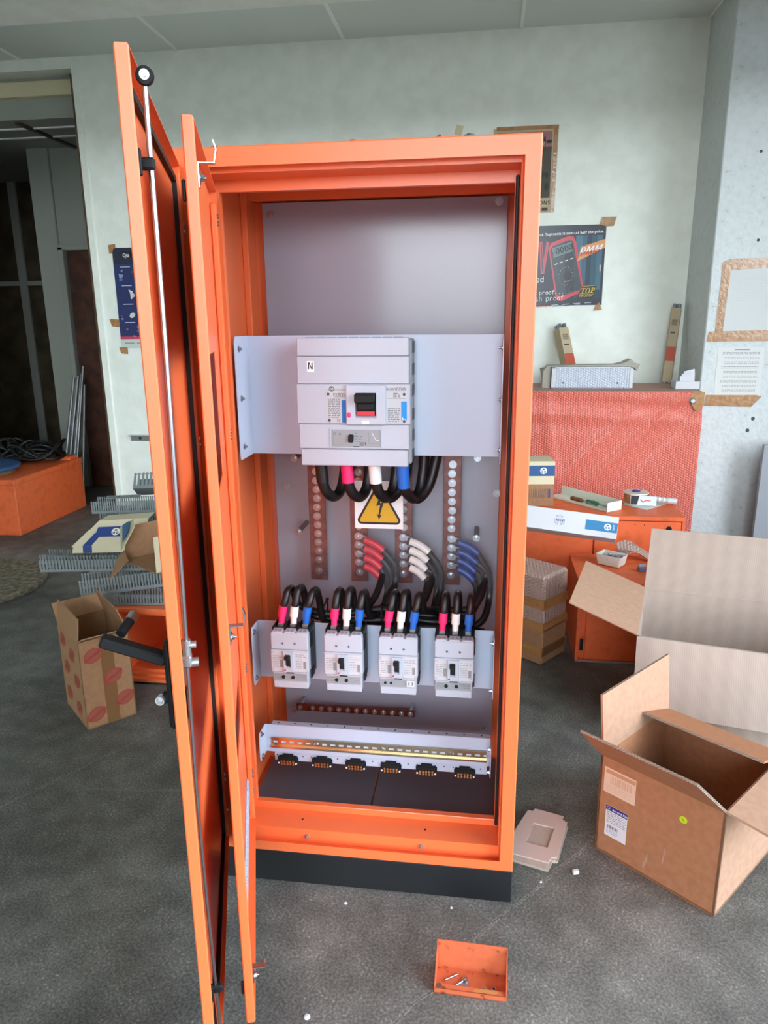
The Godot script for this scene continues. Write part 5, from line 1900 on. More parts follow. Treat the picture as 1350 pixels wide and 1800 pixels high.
	# tub of screws, bubble-wrap scrap, small connector on the lowest cabinet
	t = thing("plastic_tub", "white plastic tub of screws on the lowest orange cabinet", "tub", Vector3(1.315, 0.39, -1.765), -0.6)
	q = Q.new()
	q.rect_sweep([[-0.052, -0.035, 0.052, 0.035, 0.002], [-0.06, -0.042, 0.06, 0.042, 0.05], [-0.063, -0.045, 0.063, 0.045, 0.052], [-0.058, -0.04, 0.058, 0.04, 0.052], [-0.05, -0.033, 0.05, 0.033, 0.004]])
	q.quad(Vector3(-0.05, -0.033, 0.004), Vector3(0.05, -0.033, 0.004), Vector3(0.05, 0.033, 0.004), Vector3(-0.05, 0.033, 0.004))
	q.quad(Vector3(-0.052, 0.035, 0.002), Vector3(0.052, 0.035, 0.002), Vector3(0.052, -0.035, 0.002), Vector3(-0.052, -0.035, 0.002))
	var tub := part(t, "tub", q, std(Color8(214, 212, 200), 0.35))
	tub.rotation.x = -PI / 2
	q = Q.new()
	var r := RandomNumberGenerator.new()
	r.seed = 5
	for i in 70:
		var c := Vector3(r.randf_range(-0.045, 0.045), r.randf_range(0.022, 0.046), r.randf_range(-0.03, 0.03))
		var d := Vector3(r.randf_range(-1, 1), r.randf_range(-0.3, 0.5), r.randf_range(-1, 1)).normalized()
		q.cyl(c, c + d * 0.016, 0.0022, 6)
		q.hex(c, -d, 0.0045, 0.003)
	var scr := part(self, "screws", q, M.steel)
	scr.transform = t.transform
	scr.set_meta("kind", "stuff")
	tag(scr, "loose steel screws filling the white plastic tub", "screws")
	q = Q.new()
	for i in 8:
		for j in 4:
			var e := func(u: float, v: float) -> Vector3: return Vector3(u * 0.15, 0.012 + 0.03 * sin(u * 3.0 + v) + 0.012 * sin(v * 6.0 + u * 4.0) + v * 0.035, -v * 0.09)
			var p0: Vector3 = e.call(i / 8.0, j / 4.0)
			var p1: Vector3 = e.call((i + 1) / 8.0, j / 4.0)
			var p2: Vector3 = e.call((i + 1) / 8.0, (j + 1) / 4.0)
			var p3: Vector3 = e.call(i / 8.0, (j + 1) / 4.0)
			q.slab(p0, p1, p2, p3, 0.003)
	var bw := part(self, "bubble_wrap_scrap", q, M.bubble_clear)
	bw.position = Vector3(1.36, 0.385, -1.82)
	tag(bw, "scrap of bubble wrap behind the tub of screws", "bubble wrap")
	t = thing("connector", "small grey connector beside the tub of screws", "connector", Vector3(1.44, 0.389, -1.68), 0.3)
	q = Q.new()
	q.bb(Vector3(-0.02, 0, -0.012), Vector3(0.02, 0.02, 0.012), 0.002)
	part(t, "body", q, std(Color8(92, 92, 116), 0.5))
	q = Q.new()
	q.bb(Vector3(-0.018, 0.02, -0.01), Vector3(0.016, 0.034, 0.004), 0.002)
	part(t, "cap", q, std(Color8(150, 152, 160), 0.5))

	# carton wrapped in film, behind the enclosure's right side
	t = thing("wrapped_carton", "brown carton in clear bubble wrap and tape on the floor beside the enclosure", "wrapped carton", Vector3(0.978, 0, -1.44), 0.92)
	# local x runs back along the right face, z outward
	var cw := 0.3
	var chh := 0.425
	q = Q.new()
	q.bb(Vector3(0.0, 0, -0.34), Vector3(0.2, chh, 0.0), 0.012)
	part(t, "wrapped_body", q, M.bubble_clear)
	q = Q.new()
	q.bb(Vector3(-0.003, 0.0, -0.342), Vector3(0.2, chh * 0.42, 0.003), 0.008)
	part(t, "carton_base", q, M.card_brown)
	for y in [0.04, 0.16, 0.27]:
		q = Q.new()
		q.rect_sweep([[-0.0045, -0.003, 0.203, 0.3425, -y], [-0.0045, -0.003, 0.203, 0.3425, -y - 0.045]])
		var tpx := part(t, "tape_band", q, M.tape)
		tpx.rotation.x = PI / 2
		tpx.position = Vector3(0, 0.0, -0.34)
		tpx.rotation.x = -PI / 2
		tpx.position = Vector3(0, 2.0 * y + 0.045, 0.0)

	# long white carton lying across the wrapped one
	t = thing("long_carton", "long white carton with a blue end and recycling mark, lying on the wrapped carton", "carton", Vector3(1.315, 0.56, -1.68))
	var ax := (Vector3(1.315, 0.56, -1.68) - Vector3(0.75, 0.6, -1.78)).normalized()
	var up := Vector3(0, 1, 0)
	up = (up - ax * up.dot(ax)).normalized()
	t.basis = Basis(ax, up, ax.cross(up)).rotated(ax, -0.42)
	carton_box(t, Vector3(-0.62, -0.02, -0.13), Vector3(0.0, 0.085, 0.0), M.card_white)
	q = Q.new()
	q.patch(-0.145, 0.008, -0.001, 0.055, 0.0006, Color8(44, 122, 168))
	recycle(q, Vector2(-0.265, 0.034), 0.024, 0.0006, Color8(60, 92, 116))
	round_logo(q, Vector2(-0.045, 0.032), 0.016, 0.0009, Color8(226, 232, 236), Color8(44, 122, 168))
	pr2 = part(t, "print", q, M.print)
	pr2.set_meta("kind", "stuff")
	text(t, "RESY", Vector3(-0.265, 0.034, 0.0009), 0.012, M.ink_blue, Basis(), "Droid Sans", true)
	text(t, "Tyton", Vector3(-0.018, 0.032, 0.0009), 0.008, M.ink_white, Basis(Vector3(0, 0, 1), PI / 2))

	# carton on end on the low cabinet
	t = thing("small_carton", "tan carton with blue band and round mark standing on the low cabinet", "carton", Vector3(0.85, 0.556, -2.2), 0.12)
	carton_box(t, Vector3(-0.06, 0, -0.17), Vector3(0.225, 0.245, 0.0), M.card_cream)
	q = Q.new()
	q.patch(-0.06, 0.165, 0.225, 0.222, 0.0006, Color8(36, 82, 132))
	for i in 12:
		q.patch(0.085 + i * 0.0095, 0.045, 0.088 + i * 0.0095, 0.095, 0.0006, Color8(90, 82, 76))
	q.patch(0.195, 0.045, 0.205, 0.095, 0.0008, Color8(36, 62, 130))
	round_logo(q, Vector2(0.165, 0.194), 0.018, 0.0009, Color8(226, 226, 220), Color8(36, 82, 132))
	pr2 = part(t, "print", q, M.print)
	pr2.set_meta("kind", "stuff")
	q = Q.new()
	q.bb(Vector3(-0.06, 0.0, 0.0), Vector3(0.225, 0.12, 0.0004))
	part(t, "front_lower_face", q, M.card_brown)


func carton_box(t: Node3D, a: Vector3, b: Vector3, m: Material) -> void:
	var q := Q.new()
	q.bb(a, b, 0.002)
	part(t, "box", q, m)


func recycle(q: Q, c: Vector2, r: float, z: float, col: Color) -> void:
	for k in 3:
		var a := k * TAU / 3 + PI / 2
		var p0 := c + Vector2(cos(a - 0.75), sin(a - 0.75)) * r
		var p1 := c + Vector2(cos(a), sin(a)) * r * 1.05
		var p2 := c + Vector2(cos(a + 0.75), sin(a + 0.75)) * r
		q.stroke([p0, p1, p2], 0.0016, z, col)
		q.stroke([p0.lerp(c, 0.28), p1.lerp(c, 0.3), p2.lerp(c, 0.28)], 0.0016, z, col)
		q.stroke([p2, p2.lerp(c, 0.28)], 0.0016, z, col)


func round_logo(q: Q, c: Vector2, r: float, z: float, ring_col: Color, ground: Color) -> void:
	q.disc(c.x, c.y, r, z, ring_col, 24)
	q.disc(c.x, c.y + r * 0.42, r * 0.36, z + 0.0003, ground, 14, r * 0.24)
	q.disc(c.x - r * 0.38, c.y - r * 0.28, r * 0.3, z + 0.0003, ground, 14, r * 0.34)
	q.disc(c.x + r * 0.38, c.y - r * 0.28, r * 0.3, z + 0.0003, ground, 14, r * 0.34)
	q.disc(c.x - r * 0.38, c.y - r * 0.28, r * 0.13, z + 0.0005, ring_col, 10)
	q.disc(c.x + r * 0.38, c.y - r * 0.28, r * 0.13, z + 0.0005, ring_col, 10)


func cpanel(t: Node, called: String, a: Vector3, b: Vector3, c: Vector3, d: Vector3, m: Material, th := 0.006) -> MeshInstance3D:
	var q := Q.new()
	q.slab(a, b, c, d, th)
	return part(t, called, q, m)


# wavy inner layer showing on a cut edge: from a to b, in the plane spanned by the edge and n
func fluting(t: Node, a: Vector3, b: Vector3, n: Vector3, th: float, up: Vector3, layers := 2) -> void:
	var len := a.distance_to(b)
	var steps := int(len / 0.0045)
	var pale := Q.new()
	pale.quad(a + up * 0.0003, b + up * 0.0003, b + n * th + up * 0.0003, a + n * th + up * 0.0003, up)
	part(t, "cut_edge", pale, M.card_edge)
	for l in layers:
		var q := Q.new()
		var lo := th * l / layers
		var hi := th * (l + 1) / layers
		for i in steps:
			var p0 := a.lerp(b, float(i) / steps)
			var p1 := a.lerp(b, float(i + 1) / steps)
			var h0 := lo if i % 2 == 0 else hi
			var h1 := hi if i % 2 == 0 else lo
			var w := (b - a).normalized() * 0.0011
			q.quad(p0 + n * h0 - w + up * 0.0008, p0 + n * h0 + w + up * 0.0008, p1 + n * h1 + w + up * 0.0008, p1 + n * h1 - w + up * 0.0008, up)
		part(t, "fluting", q, std(Color8(92, 78, 68), 0.9))


func build_cartons() -> void:
	# brown double-wall carton in front; local x along its labelled face, z outward
	var t := thing("open_carton", "brown double-wall carton with barcode label and yellow-green sticker, flaps open", "carton", Vector3(1.053, 0.001, -0.25), -0.7004)
	var w := 0.358
	var d := 0.385
	var h := 0.315
	var e := 0.007
	var V := func(x: float, y: float, z: float) -> Vector3: return Vector3(x, y, z)
	var front := cpanel(t, "front_wall", V.call(0, 0, 0), V.call(w, 0, 0), V.call(w, h, 0), V.call(0, h, 0), M.card, e)
	cpanel(t, "right_wall", V.call(w, 0, 0), V.call(w, 0, -d), V.call(w, h, -d), V.call(w, h, 0), M.card_pale, e)
	cpanel(t, "back_wall", V.call(w, 0, -d), V.call(0, 0, -d), V.call(0, h, -d), V.call(w, h, -d), M.card, e)
	cpanel(t, "left_wall", V.call(0, 0, -d), V.call(0, 0, 0), V.call(0, h, 0), V.call(0, h, -d), M.card, e)
	cpanel(t, "bottom", V.call(0, 0.008, 0), V.call(w, 0.008, 0), V.call(w, 0.008, -d), V.call(0, 0.008, -d), M.card, 0.006)
	# flaps: front thrown outwards, left upright, back folded in, right folded out
	var fa := deg_to_rad(44)
	var fl := 0.165
	var fo := V.call(0, fl * cos(fa), fl * sin(fa)) as Vector3
	var f := cpanel(t, "front_flap", V.call(0, h, 0), V.call(w, h, 0), V.call(w * 0.9, h, 0) + fo, V.call(-0.004, h, 0) + fo, M.card, e)
	fluting(f, V.call(-0.004, h, 0) + fo, V.call(w * 0.9, h, 0) + fo, V.call(0, sin(fa), -cos(fa)), e, V.call(0, cos(fa), sin(fa)))
	fluting(f, V.call(w * 0.9, h, 0) + fo, V.call(w, h, 0), V.call(0, sin(fa), -cos(fa)), e, V.call(0.6, 0.6, 0.5).normalized(), 1)
	var la := deg_to_rad(5)
	var lo := V.call(-0.185 * sin(la), 0.185 * cos(la), 0) as Vector3
	f = cpanel(t, "left_flap", V.call(0, h, -d), V.call(0, h, 0), V.call(0, h, 0) + lo, V.call(0, h, -d) + lo, M.card_pale, e)
	fluting(f, V.call(0, h, 0) + lo, V.call(0, h, -d) + lo, V.call(1, 0, 0), e, Vector3.UP)
	var ba := deg_to_rad(72.5)
	var bo := V.call(0, 0.175 * cos(ba), 0.175 * sin(ba)) as Vector3
	f = cpanel(t, "back_flap", V.call(w, h, -d), V.call(0.004, h, -d), V.call(0.004, h, -d) + bo, V.call(w, h, -d) + bo, M.card, e)
	fluting(f, V.call(w, h, -d) + bo, V.call(0.004, h, -d) + bo, V.call(0, -sin(ba), cos(ba)), e, V.call(0, 0.5, 0.86))
	f = cpanel(t, "right_flap", V.call(w, h, 0), V.call(w, h, -d), V.call(w + 0.17, h - 0.02, -d + 0.005), V.call(w + 0.17, h - 0.02, -0.005), M.card_pale, e)
	# crease along the mouth, dents, tape and labels on the front
	var q := Q.new()
	q.bb(Vector3(0.015, 0.205, 0), Vector3(0.113, 0.285, 0.0008))
	var l1 := lpart(front, "barcode_label", q, std(Color8(214, 184, 160), 0.75), "faded tan barcode label")
	q = Q.new()
	q.patch(0.02, 0.268, 0.112, 0.28, 0.0011, Color8(188, 142, 104))
	for i in 26:
		if i % 3 != 1 or i % 5 == 0:
			q.patch(0.035 + i * 0.0026, 0.238, 0.0366 + i * 0.0026, 0.262, 0.0011, Color8(196, 152, 116))
	groove_print(q, 0.02, 0.23, 0.1, 0.0011, 3, 0.007, Color8(196, 160, 132), 0.0016, 4)
	var pr := part(l1, "print", q, M.print)
	pr.set_meta("kind", "stuff")
	q = Q.new()
	q.bb(Vector3(0.028, 0.066, 0), Vector3(0.096, 0.166, 0.0008))
	var l2 := lpart(front, "shipping_label", q, std(Color8(214, 215, 220), 0.35), "white shipping label with a blue heading")
	q = Q.new()
	q.patch(0.028, 0.15, 0.096, 0.166, 0.0011, Color8(38, 40, 120))
	q.disc(0.036, 0.158, 0.0052, 0.0013, Color8(200, 202, 224), 16)
	q.disc(0.036, 0.158, 0.004, 0.0015, Color8(38, 40, 120), 16)
	groove_print(q, 0.032, 0.146, 0.092, 0.0011, 7, 0.0054, Color8(100, 102, 110), 0.0018, 4)
	for i in 16:
		if i % 4 != 2:
			q.patch(0.036 + i * 0.0021, 0.092, 0.0373 + i * 0.0021, 0.103, 0.0011, Color8(60, 60, 66))
	groove_print(q, 0.034, 0.088, 0.07, 0.0011, 3, 0.005, Color8(120, 122, 130), 0.0014, 3)
	pr = part(l2, "print", q, M.print)
	pr.set_meta("kind", "stuff")
	text(l2, "Record Plus", Vector3(0.074, 0.157, 0.0013), 0.0062, M.ink_white, Basis(), "Droid Serif", true, 0.15)
	q = Q.new()
	q.prism(PackedVector2Array([Vector2(0.024, 0.06), Vector2(0.1, 0.06), Vector2(0.104, 0.172), Vector2(0.022, 0.17)]), Vector3(0, 0, 0.0004), Basis(), 0.0003)
	part(front, "tape_strip", q, M.tape)
	q = Q.new()
	q.lathe([[0.0, 0.0012], [0.0105, 0.001], [0.0105, 0.0]], Vector3(0.252, 0.238, 0), Vector3.BACK, 24)
	var stk := lpart(front, "round_sticker", q, std(Color8(190, 216, 30), 0.5), "yellow-green round sticker")
	q = Q.new()
	q.patch(0.2475, 0.236, 0.2565, 0.2375, 0.0016, Color8(120, 130, 40))
	q.patch(0.2485, 0.240, 0.2555, 0.2415, 0.0016, Color8(120, 130, 40))
	pr = part(stk, "print", q, M.print)
	pr.set_meta("kind", "stuff")
	for g in [[0.15, 0.03, 0.006, 0.05, "torn_patch"], [0.205, 0.075, 0.003, 0.06, "scratch"]]:
		q = Q.new()
		q.prism(PackedVector2Array([Vector2(g[0], g[1]), Vector2(g[0] + g[2], g[1] - 0.008), Vector2(g[0] + g[2] * 2.2, g[1] + g[3] * 0.4), Vector2(g[0] + g[2] * 2.4, g[1] + g[3]), Vector2(g[0] + g[2] * 1.4, g[1] + g[3] * 0.6)]), Vector3(0, 0, 0.0006), Basis(), 0.0004)
		part(front, g[4], q, M.card_pale)

	# big pale carton behind it, opened wide
	t = thing("open_carton", "large pale carton behind the brown one, its tall flaps folded back", "carton", Vector3(1.271, 0.001, -0.909), -0.2443)
	w = 0.78
	d = 0.53
	h = 0.4
	cpanel(t, "front_wall", V.call(0, 0, 0), V.call(w, 0, 0), V.call(w, h, 0), V.call(0, h, 0), M.card_light, 0.005)
	cpanel(t, "right_wall", V.call(w, 0, 0), V.call(w, 0, -d), V.call(w, h, -d), V.call(w, h, 0), M.card_light, 0.005)
	cpanel(t, "back_wall", V.call(w, 0, -d), V.call(0, 0, -d), V.call(0, h, -d), V.call(w, h, -d), M.card_light, 0.005)
	cpanel(t, "left_wall", V.call(0, 0, -d), V.call(0, 0, 0), V.call(0, h, 0), V.call(0, h, -d), M.card_light, 0.005)
	cpanel(t, "bottom", V.call(0, 0.007, 0), V.call(w, 0.007, 0), V.call(w, 0.007, -d), V.call(0, 0.007, -d), M.card_light, 0.005)
	f = cpanel(t, "back_flap", V.call(w, h, -d), V.call(0, h, -d), V.call(0.01, h + 0.272, -d + 0.012), V.call(w, h + 0.272, -d + 0.012), M.card_light, 0.005)
	var la2 := deg_to_rad(70)
	var lo2 := V.call(-0.268 * sin(la2), 0.268 * cos(la2), 0) as Vector3
	cpanel(t, "left_flap", V.call(0, h, -d), V.call(0, h, 0), V.call(0, h, -0.005) + lo2, V.call(0, h, -d + 0.005) + lo2, M.card_pale, 0.005)
	cpanel(t, "front_flap", V.call(w, h, 0.002), V.call(0.0, h, 0.002), V.call(0.006, h - 0.262, 0.07), V.call(w, h - 0.262, 0.07), M.card_light, -0.005)
	cpanel(t, "right_flap", V.call(w, h, 0), V.call(w, h, -d), V.call(w + 0.2, h + 0.1, -d), V.call(w + 0.2, h + 0.1, 0), M.card_light, 0.005)
	# pressed score lines across the boards
	for x in [0.1, 0.19, 0.42, 0.62]:
		q = Q.new()
		q.bb(Vector3(x, h + 0.004, -d + 0.004), Vector3(x + 0.004, h + 0.268, -d + 0.0068))
		var sl := part(f, "score_line", q, std(Color8(204, 188, 174), 0.85))
		sl.transform = Transform3D(Basis(Vector3(1, 0, 0), 0.044), Vector3(0, h, -d)) * Transform3D(Basis(), Vector3(0, -h, d)) * Transform3D(Basis(), Vector3(0, 0, -0.0025))
	q = Q.new()
	q.bb(Vector3(0.0, h - 0.003, -d + 0.004), Vector3(w, h + 0.003, -d + 0.0075))
	part(t, "crease", q, M.card_light)

	# offcut of card with a window cut in it
	t = thing("cardboard_offcut", "flat stack of notched cardboard with a square cut-out beside the plinth", "cardboard", Vector3(0.885, 0.0, -0.255), -0.25)
	for k in 4:
		q = Q.new()
		var y := 0.0045 + k * 0.0055
		var ox := [0.0, 0.004, -0.003, 0.0][k] as float
		var outer := [Vector2(-0.05, -0.11), Vector2(-0.035, -0.11), Vector2(-0.03, -0.125), Vector2(0.06, -0.12), Vector2(0.06, -0.1), Vector2(0.075, -0.095), Vector2(0.07, 0.07), Vector2(0.055, 0.075), Vector2(0.05, 0.115), Vector2(-0.07, 0.11), Vector2(-0.075, 0.02)]
		var bas := Basis(Vector3(1, 0, 0), Vector3(0, 0, 1), Vector3(0, 1, 0))
		if k < 3:
			q.prism(PackedVector2Array(outer), Vector3(ox, y, 0.004 * k), bas, 0.0045)
		else:
			# top sheet: four strips round the cut-out
			q.prism(PackedVector2Array([Vector2(-0.05, -0.11), Vector2(-0.035, -0.11), Vector2(-0.03, -0.125), Vector2(0.06, -0.12), Vector2(0.06, -0.1), Vector2(0.075, -0.095), Vector2(0.075, -0.055), Vector2(-0.06, -0.055)]), Vector3(ox, y, 0), bas, 0.0045)
			q.prism(PackedVector2Array([Vector2(-0.06, -0.055), Vector2(-0.022, -0.055), Vector2(-0.026, 0.04), Vector2(-0.073, 0.04)]), Vector3(ox, y, 0), bas, 0.0045)
			q.prism(PackedVector2Array([Vector2(0.042, -0.055), Vector2(0.075, -0.055), Vector2(0.072, 0.04), Vector2(0.038, 0.04)]), Vector3(ox, y, 0), bas, 0.0045)
			q.prism(PackedVector2Array([Vector2(-0.073, 0.04), Vector2(0.072, 0.04), Vector2(0.07, 0.07), Vector2(0.055, 0.075), Vector2(0.05, 0.1), Vector2(-0.07, 0.1)]), Vector3(ox, y, 0), bas, 0.0045)
		part(t, "card_sheet", q, M.card_light if k < 3 else std(Color8(196, 172, 162), 0.85))
	t = thing("foam_bit", "tiny white plastic bit on the floor beside the cardboard offcut", "scrap", Vector3(0.985, 0.0, -0.135), 0.3)
	q = Q.new()
	q.bb(Vector3(-0.009, 0, -0.006), Vector3(0.009, 0.012, 0.006), 0.002)
	part(t, "bit", q, M.card_white)

	# carton printed with red ovals, left
	t = thing("printed_carton", "tan carton printed with red ovals and open flaps, left of the outer door", "carton", Vector3(-0.802, 0.001, -0.675), 0.811)
	w = 0.193
	d = 0.27
	h = 0.365
	front = cpanel(t, "front_wall", V.call(0, 0, 0), V.call(w, 0, 0), V.call(w, h, 0), V.call(0, h, 0), M.card_brown, 0.004)
	cpanel(t, "right_wall", V.call(w, 0, 0), V.call(w, 0, -d), V.call(w, h, -d), V.call(w, h, 0), M.card_brown, 0.004)
	cpanel(t, "back_wall", V.call(w, 0, -d), V.call(0, 0, -d), V.call(0, h, -d), V.call(w, h, -d), M.card_brown, 0.004)
	var left := cpanel(t, "left_wall", V.call(0, 0, -d), V.call(0, 0, 0), V.call(0, h, 0), V.call(0, h, -d), M.card_brown, 0.004)
	cpanel(t, "bottom", V.call(0, 0.006, 0), V.call(w, 0.006, 0), V.call(w, 0.006, -d), V.call(0, 0.006, -d), M.card_brown, 0.004)
	cpanel(t, "left_flap", V.call(0, h, -d), V.call(0, h, 0), V.call(0.012, h + 0.094, -0.002), V.call(0.012, h + 0.094, -d), M.card_brown, 0.004)
	cpanel(t, "right_flap", V.call(w, h, 0), V.call(w, h, -d), V.call(w - 0.026, h + 0.1, -d), V.call(w - 0.028, h + 0.09, -0.02), M.card_brown, 0.004)
	cpanel(t, "front_flap", V.call(0, h, 0), V.call(w, h, 0), V.call(w - 0.005, h + 0.028, 0.052), V.call(0.008, h + 0.02, 0.03), M.card_brown, 0.004)
	cpanel(t, "back_flap", V.call(w, h, -d), V.call(0, h, -d), V.call(0.004, h + 0.055, -d - 0.07), V.call(w - 0.004, h + 0.055, -d - 0.07), M.card_brown, 0.004)
	q = Q.new()
	for o in [[0.05, 0.3], [0.118, 0.195], [0.04, 0.055], [0.155, 0.09]]:
		oval_mark(q, Vector2(o[0], o[1]), 0.036, 0.0006)
	pr = part(front, "print", q, M.print)
	pr.set_meta("kind", "stuff")
	q = Q.new()
	for o in [[0.06, 0.31], [0.17, 0.28], [0.08, 0.2], [0.2, 0.18], [0.07, 0.08], [0.19, 0.06]]:
		oval_mark(q, Vector2(o[0], o[1]), 0.036, 0.0006)
	pr = part(left, "print", q, M.print)
	pr.set_meta("kind", "stuff")
	pr.rotation.y = -PI / 2
	pr.position = Vector3(0, 0, -d)
	q = Q.new()
	q.bb(Vector3(0.078, 0.0, 0), Vector3(0.128, h - 0.002, 0.0004))
	part(front, "tape_strip", q, std(Color8(126, 90, 56), 0.35))


func oval_mark(q: Q, c: Vector2, r: float, z: float) -> void:
	var red := Color8(168, 58, 54)
	var card_c := Color8(176, 138, 100)
	q.disc(c.x, c.y, r, z, red, 22, r * 0.8, 0.5)
	q.disc(c.x, c.y, r * 0.9, z + 0.0002, Color8(150, 84, 66), 22, r * 0.7, 0.5)
	# slanting word across the oval, too worn to read
	for i in 7:
		var p := c + Vector2((i - 3) * r * 0.27, (i - 3) * r * 0.15)
		q.stroke([p + Vector2(0, -r * 0.2), p + Vector2(r * 0.05, r * 0.2)], r * 0.11, z + 0.0004, red)
	q.stroke([c + Vector2(-r * 1.02, -r * 0.62), c + Vector2(r * 1.02, r * 0.5)], r * 0.09, z + 0.0004, red)


# slotted wiring duct: local x along it, open side up, outer wall at z = 0
func duct(label: String, at: Vector3, turn: float, len: float, w: float, h: float, pitch := 0.0125, tilt := 0.0, roll := 0.0) -> Node3D:
	var t := thing("wiring_duct", label, "wiring duct", at, turn, "grey slotted wiring ducts in the pile")
	t.rotation = Vector3(roll, turn, tilt)
	var q := Q.new()
	q.bb(Vector3(0, 0, -w), Vector3(len, 0.0018, 0))
	for z in [0.0, -w + 0.0018]:
		q.bb(Vector3(0, 0.0, z - 0.0018), Vector3(len, h * 0.22, z))
		var n := int(len / pitch)
		for i in n:
			q.bb(Vector3(i * pitch, h * 0.2, z - 0.0018), Vector3(i * pitch + pitch * 0.58, h, z))
		q.bb(Vector3(0, h * 0.9, z - 0.0022), Vector3(len, h * 0.93, z - 0.0004))
	part(t, "slotted_channel", q, M.duct)
	return t


func build_left_side() -> void:
	# open orange enclosure lying on its back frame under the pile
	var t := thing("spare_enclosure", "empty orange steel enclosure lying on the floor under the duct pile", "enclosure", Vector3(-0.87, 0.012, -1.05), 0.0)
	var q := Q.new()
	q.rect_sweep([[0, 0, 0.8, 0.345, -0.66], [0, 0, 0.8, 0.345, -0.003], [0.003, 0.003, 0.797, 0.342, 0.0], [0.02, 0.018, 0.78, 0.327, 0.0], [0.021, 0.019, 0.779, 0.326, -0.02], [0.032, 0.032, 0.768, 0.313, -0.02], [0.033, 0.033, 0.767, 0.312, -0.04], [0.045, 0.045, 0.755, 0.3, -0.04], [0.045, 0.045, 0.755, 0.3, -0.05], [0.008, 0.008, 0.792, 0.337, -0.05], [0.008, 0.008, 0.792, 0.337, -0.65]])
	q.quad(Vector3(0.008, 0.008, -0.65), Vector3(0.792, 0.008, -0.65), Vector3(0.792, 0.337, -0.65), Vector3(0.008, 0.337, -0.65))
	q.quad(Vector3(0.8, 0, -0.66), Vector3(0, 0, -0.66), Vector3(0, 0.345, -0.66), Vector3(0.8, 0.345, -0.66))
	part(t, "shell", q, M.orange)
	q = Q.new()
	q.bb(Vector3(0.02, -0.012, -0.64), Vector3(0.78, 0.0, -0.02))
	part(t, "feet", q, M.black_matte)
	# pile of ducts, lowest first
	duct("dark lowest wiring duct lying on the spare orange enclosure", Vector3(-0.86, 0.3585, -1.07), 0.12, 0.62, 0.08, 0.05, 0.0125)
	duct("wide wiring duct tilted across the lowest one, its end towards the red-printed carton", Vector3(-0.985, 0.405, -1.03), 0.42, 0.75, 0.1, 0.075, 0.0125, 0.03)
	duct("pale wiring duct sticking out furthest to the front left, slots facing the room", Vector3(-1.205, 0.485, -1.1), 0.16, 1.0, 0.06, 0.055, 0.014)
	duct("wiring duct behind the foremost one, its open comb edges upward", Vector3(-1.26, 0.49, -1.19), 0.06, 1.0, 0.08, 0.045, 0.0125)
	duct("wiring duct under the white blue-banded carton", Vector3(-1.12, 0.40, -1.34), 0.1, 0.9, 0.1, 0.08, 0.0125)
	duct("buried wiring duct at the back of the pile", Vector3(-0.99, 0.3585, -1.5), 0.05, 0.75, 0.12, 0.11, 0.0125)
	duct("second buried wiring duct at the back of the pile", Vector3(-1.02, 0.469, -1.5), 0.1, 0.75, 0.12, 0.11, 0.0125)
	duct("wiring duct low in the upper stack, behind the white carton", Vector3(-1.13, 0.58, -1.5), 0.14, 0.9, 0.1, 0.07, 0.0125)
	duct("wiring duct resting on the stack, with the pierced grey strip on it", Vector3(-1.15, 0.652, -1.47), 0.2, 0.9, 0.1, 0.06, 0.0105)
	duct("topmost wiring duct, leaning against the wall side of the pile", Vector3(-1.06, 0.72, -1.72), 0.12, 0.8, 0.08, 0.09, 0.02, 0.04, -0.65)
	q = Q.new()
	q.bb(Vector3(0, 0, -0.06), Vector3(0.16, 0.003, 0.0), 0.0008)
	var st := part(self, "pierced_strip", q, M.duct)
	st.position = Vector3(-1.09, 0.722, -1.49)
	st.rotation.y = 0.25
	tag(st, "short pierced grey strip lying on the upper wiring duct", "strip")
	for x in [0.06, 0.12]:
		q = Q.new()
		q.cyl(Vector3(x, 0.003, -0.03), Vector3(x, 0.0035, -0.03), 0.005, 10)
		part(st, "hole", q, M.black_matte)

	# cream cartons with a blue band
	t = thing("banded_carton", "crushed cream carton with blue band and round mark lying on the duct pile", "carton", Vector3(-1.085, 0.545, -1.2), 0.18)
	q = Q.new()
	var prof := [Vector2(0.0, 0.0), Vector2(0.0, -0.006), Vector2(0.42, -0.01), Vector2(0.42, 0.125), Vector2(0.24, 0.145), Vector2(0.075, 0.11), Vector2(0.012, 0.03)]
	q.prism(PackedVector2Array([Vector2(-0.02, 0.0), Vector2(0.3, 0.0), Vector2(0.3, 0.034), Vector2(-0.012, 0.03)]), Vector3(0, 0, 0.0), Basis(), 0.16)
	q.slab(Vector3(-0.014, 0.03, 0.0), Vector3(0.3, 0.034, 0.0), Vector3(0.3, 0.13, -0.1), Vector3(0.07, 0.115, -0.12), 0.004)
	q.slab(Vector3(-0.02, 0.03, 0.0), Vector3(0.075, 0.032, 0.0), Vector3(0.085, 0.085, -0.09), Vector3(0.03, 0.08, -0.09), 0.004)
	q.slab(Vector3(0.07, 0.115, -0.12), Vector3(0.3, 0.13, -0.1), Vector3(0.3, 0.13, -0.2), Vector3(0.09, 0.12, -0.2), 0.004)
	part(t, "box", q, M.card_cream)
	q = Q.new()
	q.col = Color8(40, 62, 124).srgb_to_linear()
	q.slab(Vector3(0.028, 0.001, 0.0008), Vector3(0.068, 0.001, 0.0008), Vector3(0.07, 0.033, 0.0008), Vector3(0.03, 0.033, 0.0008), 0.0004)
	q.slab(Vector3(0.03, 0.034, 0.001), Vector3(0.068, 0.034, 0.001), Vector3(0.108, 0.079, -0.046), Vector3(0.074, 0.079, -0.046), 0.0004)
	q.slab(Vector3(0.074, 0.0645, -0.0288), Vector3(0.3, 0.066, -0.0275), Vector3(0.3, 0.1045, -0.0705), Vector3(0.082, 0.0985, -0.07), 0.0004)
	part(t, "blue_band", q, M.print)
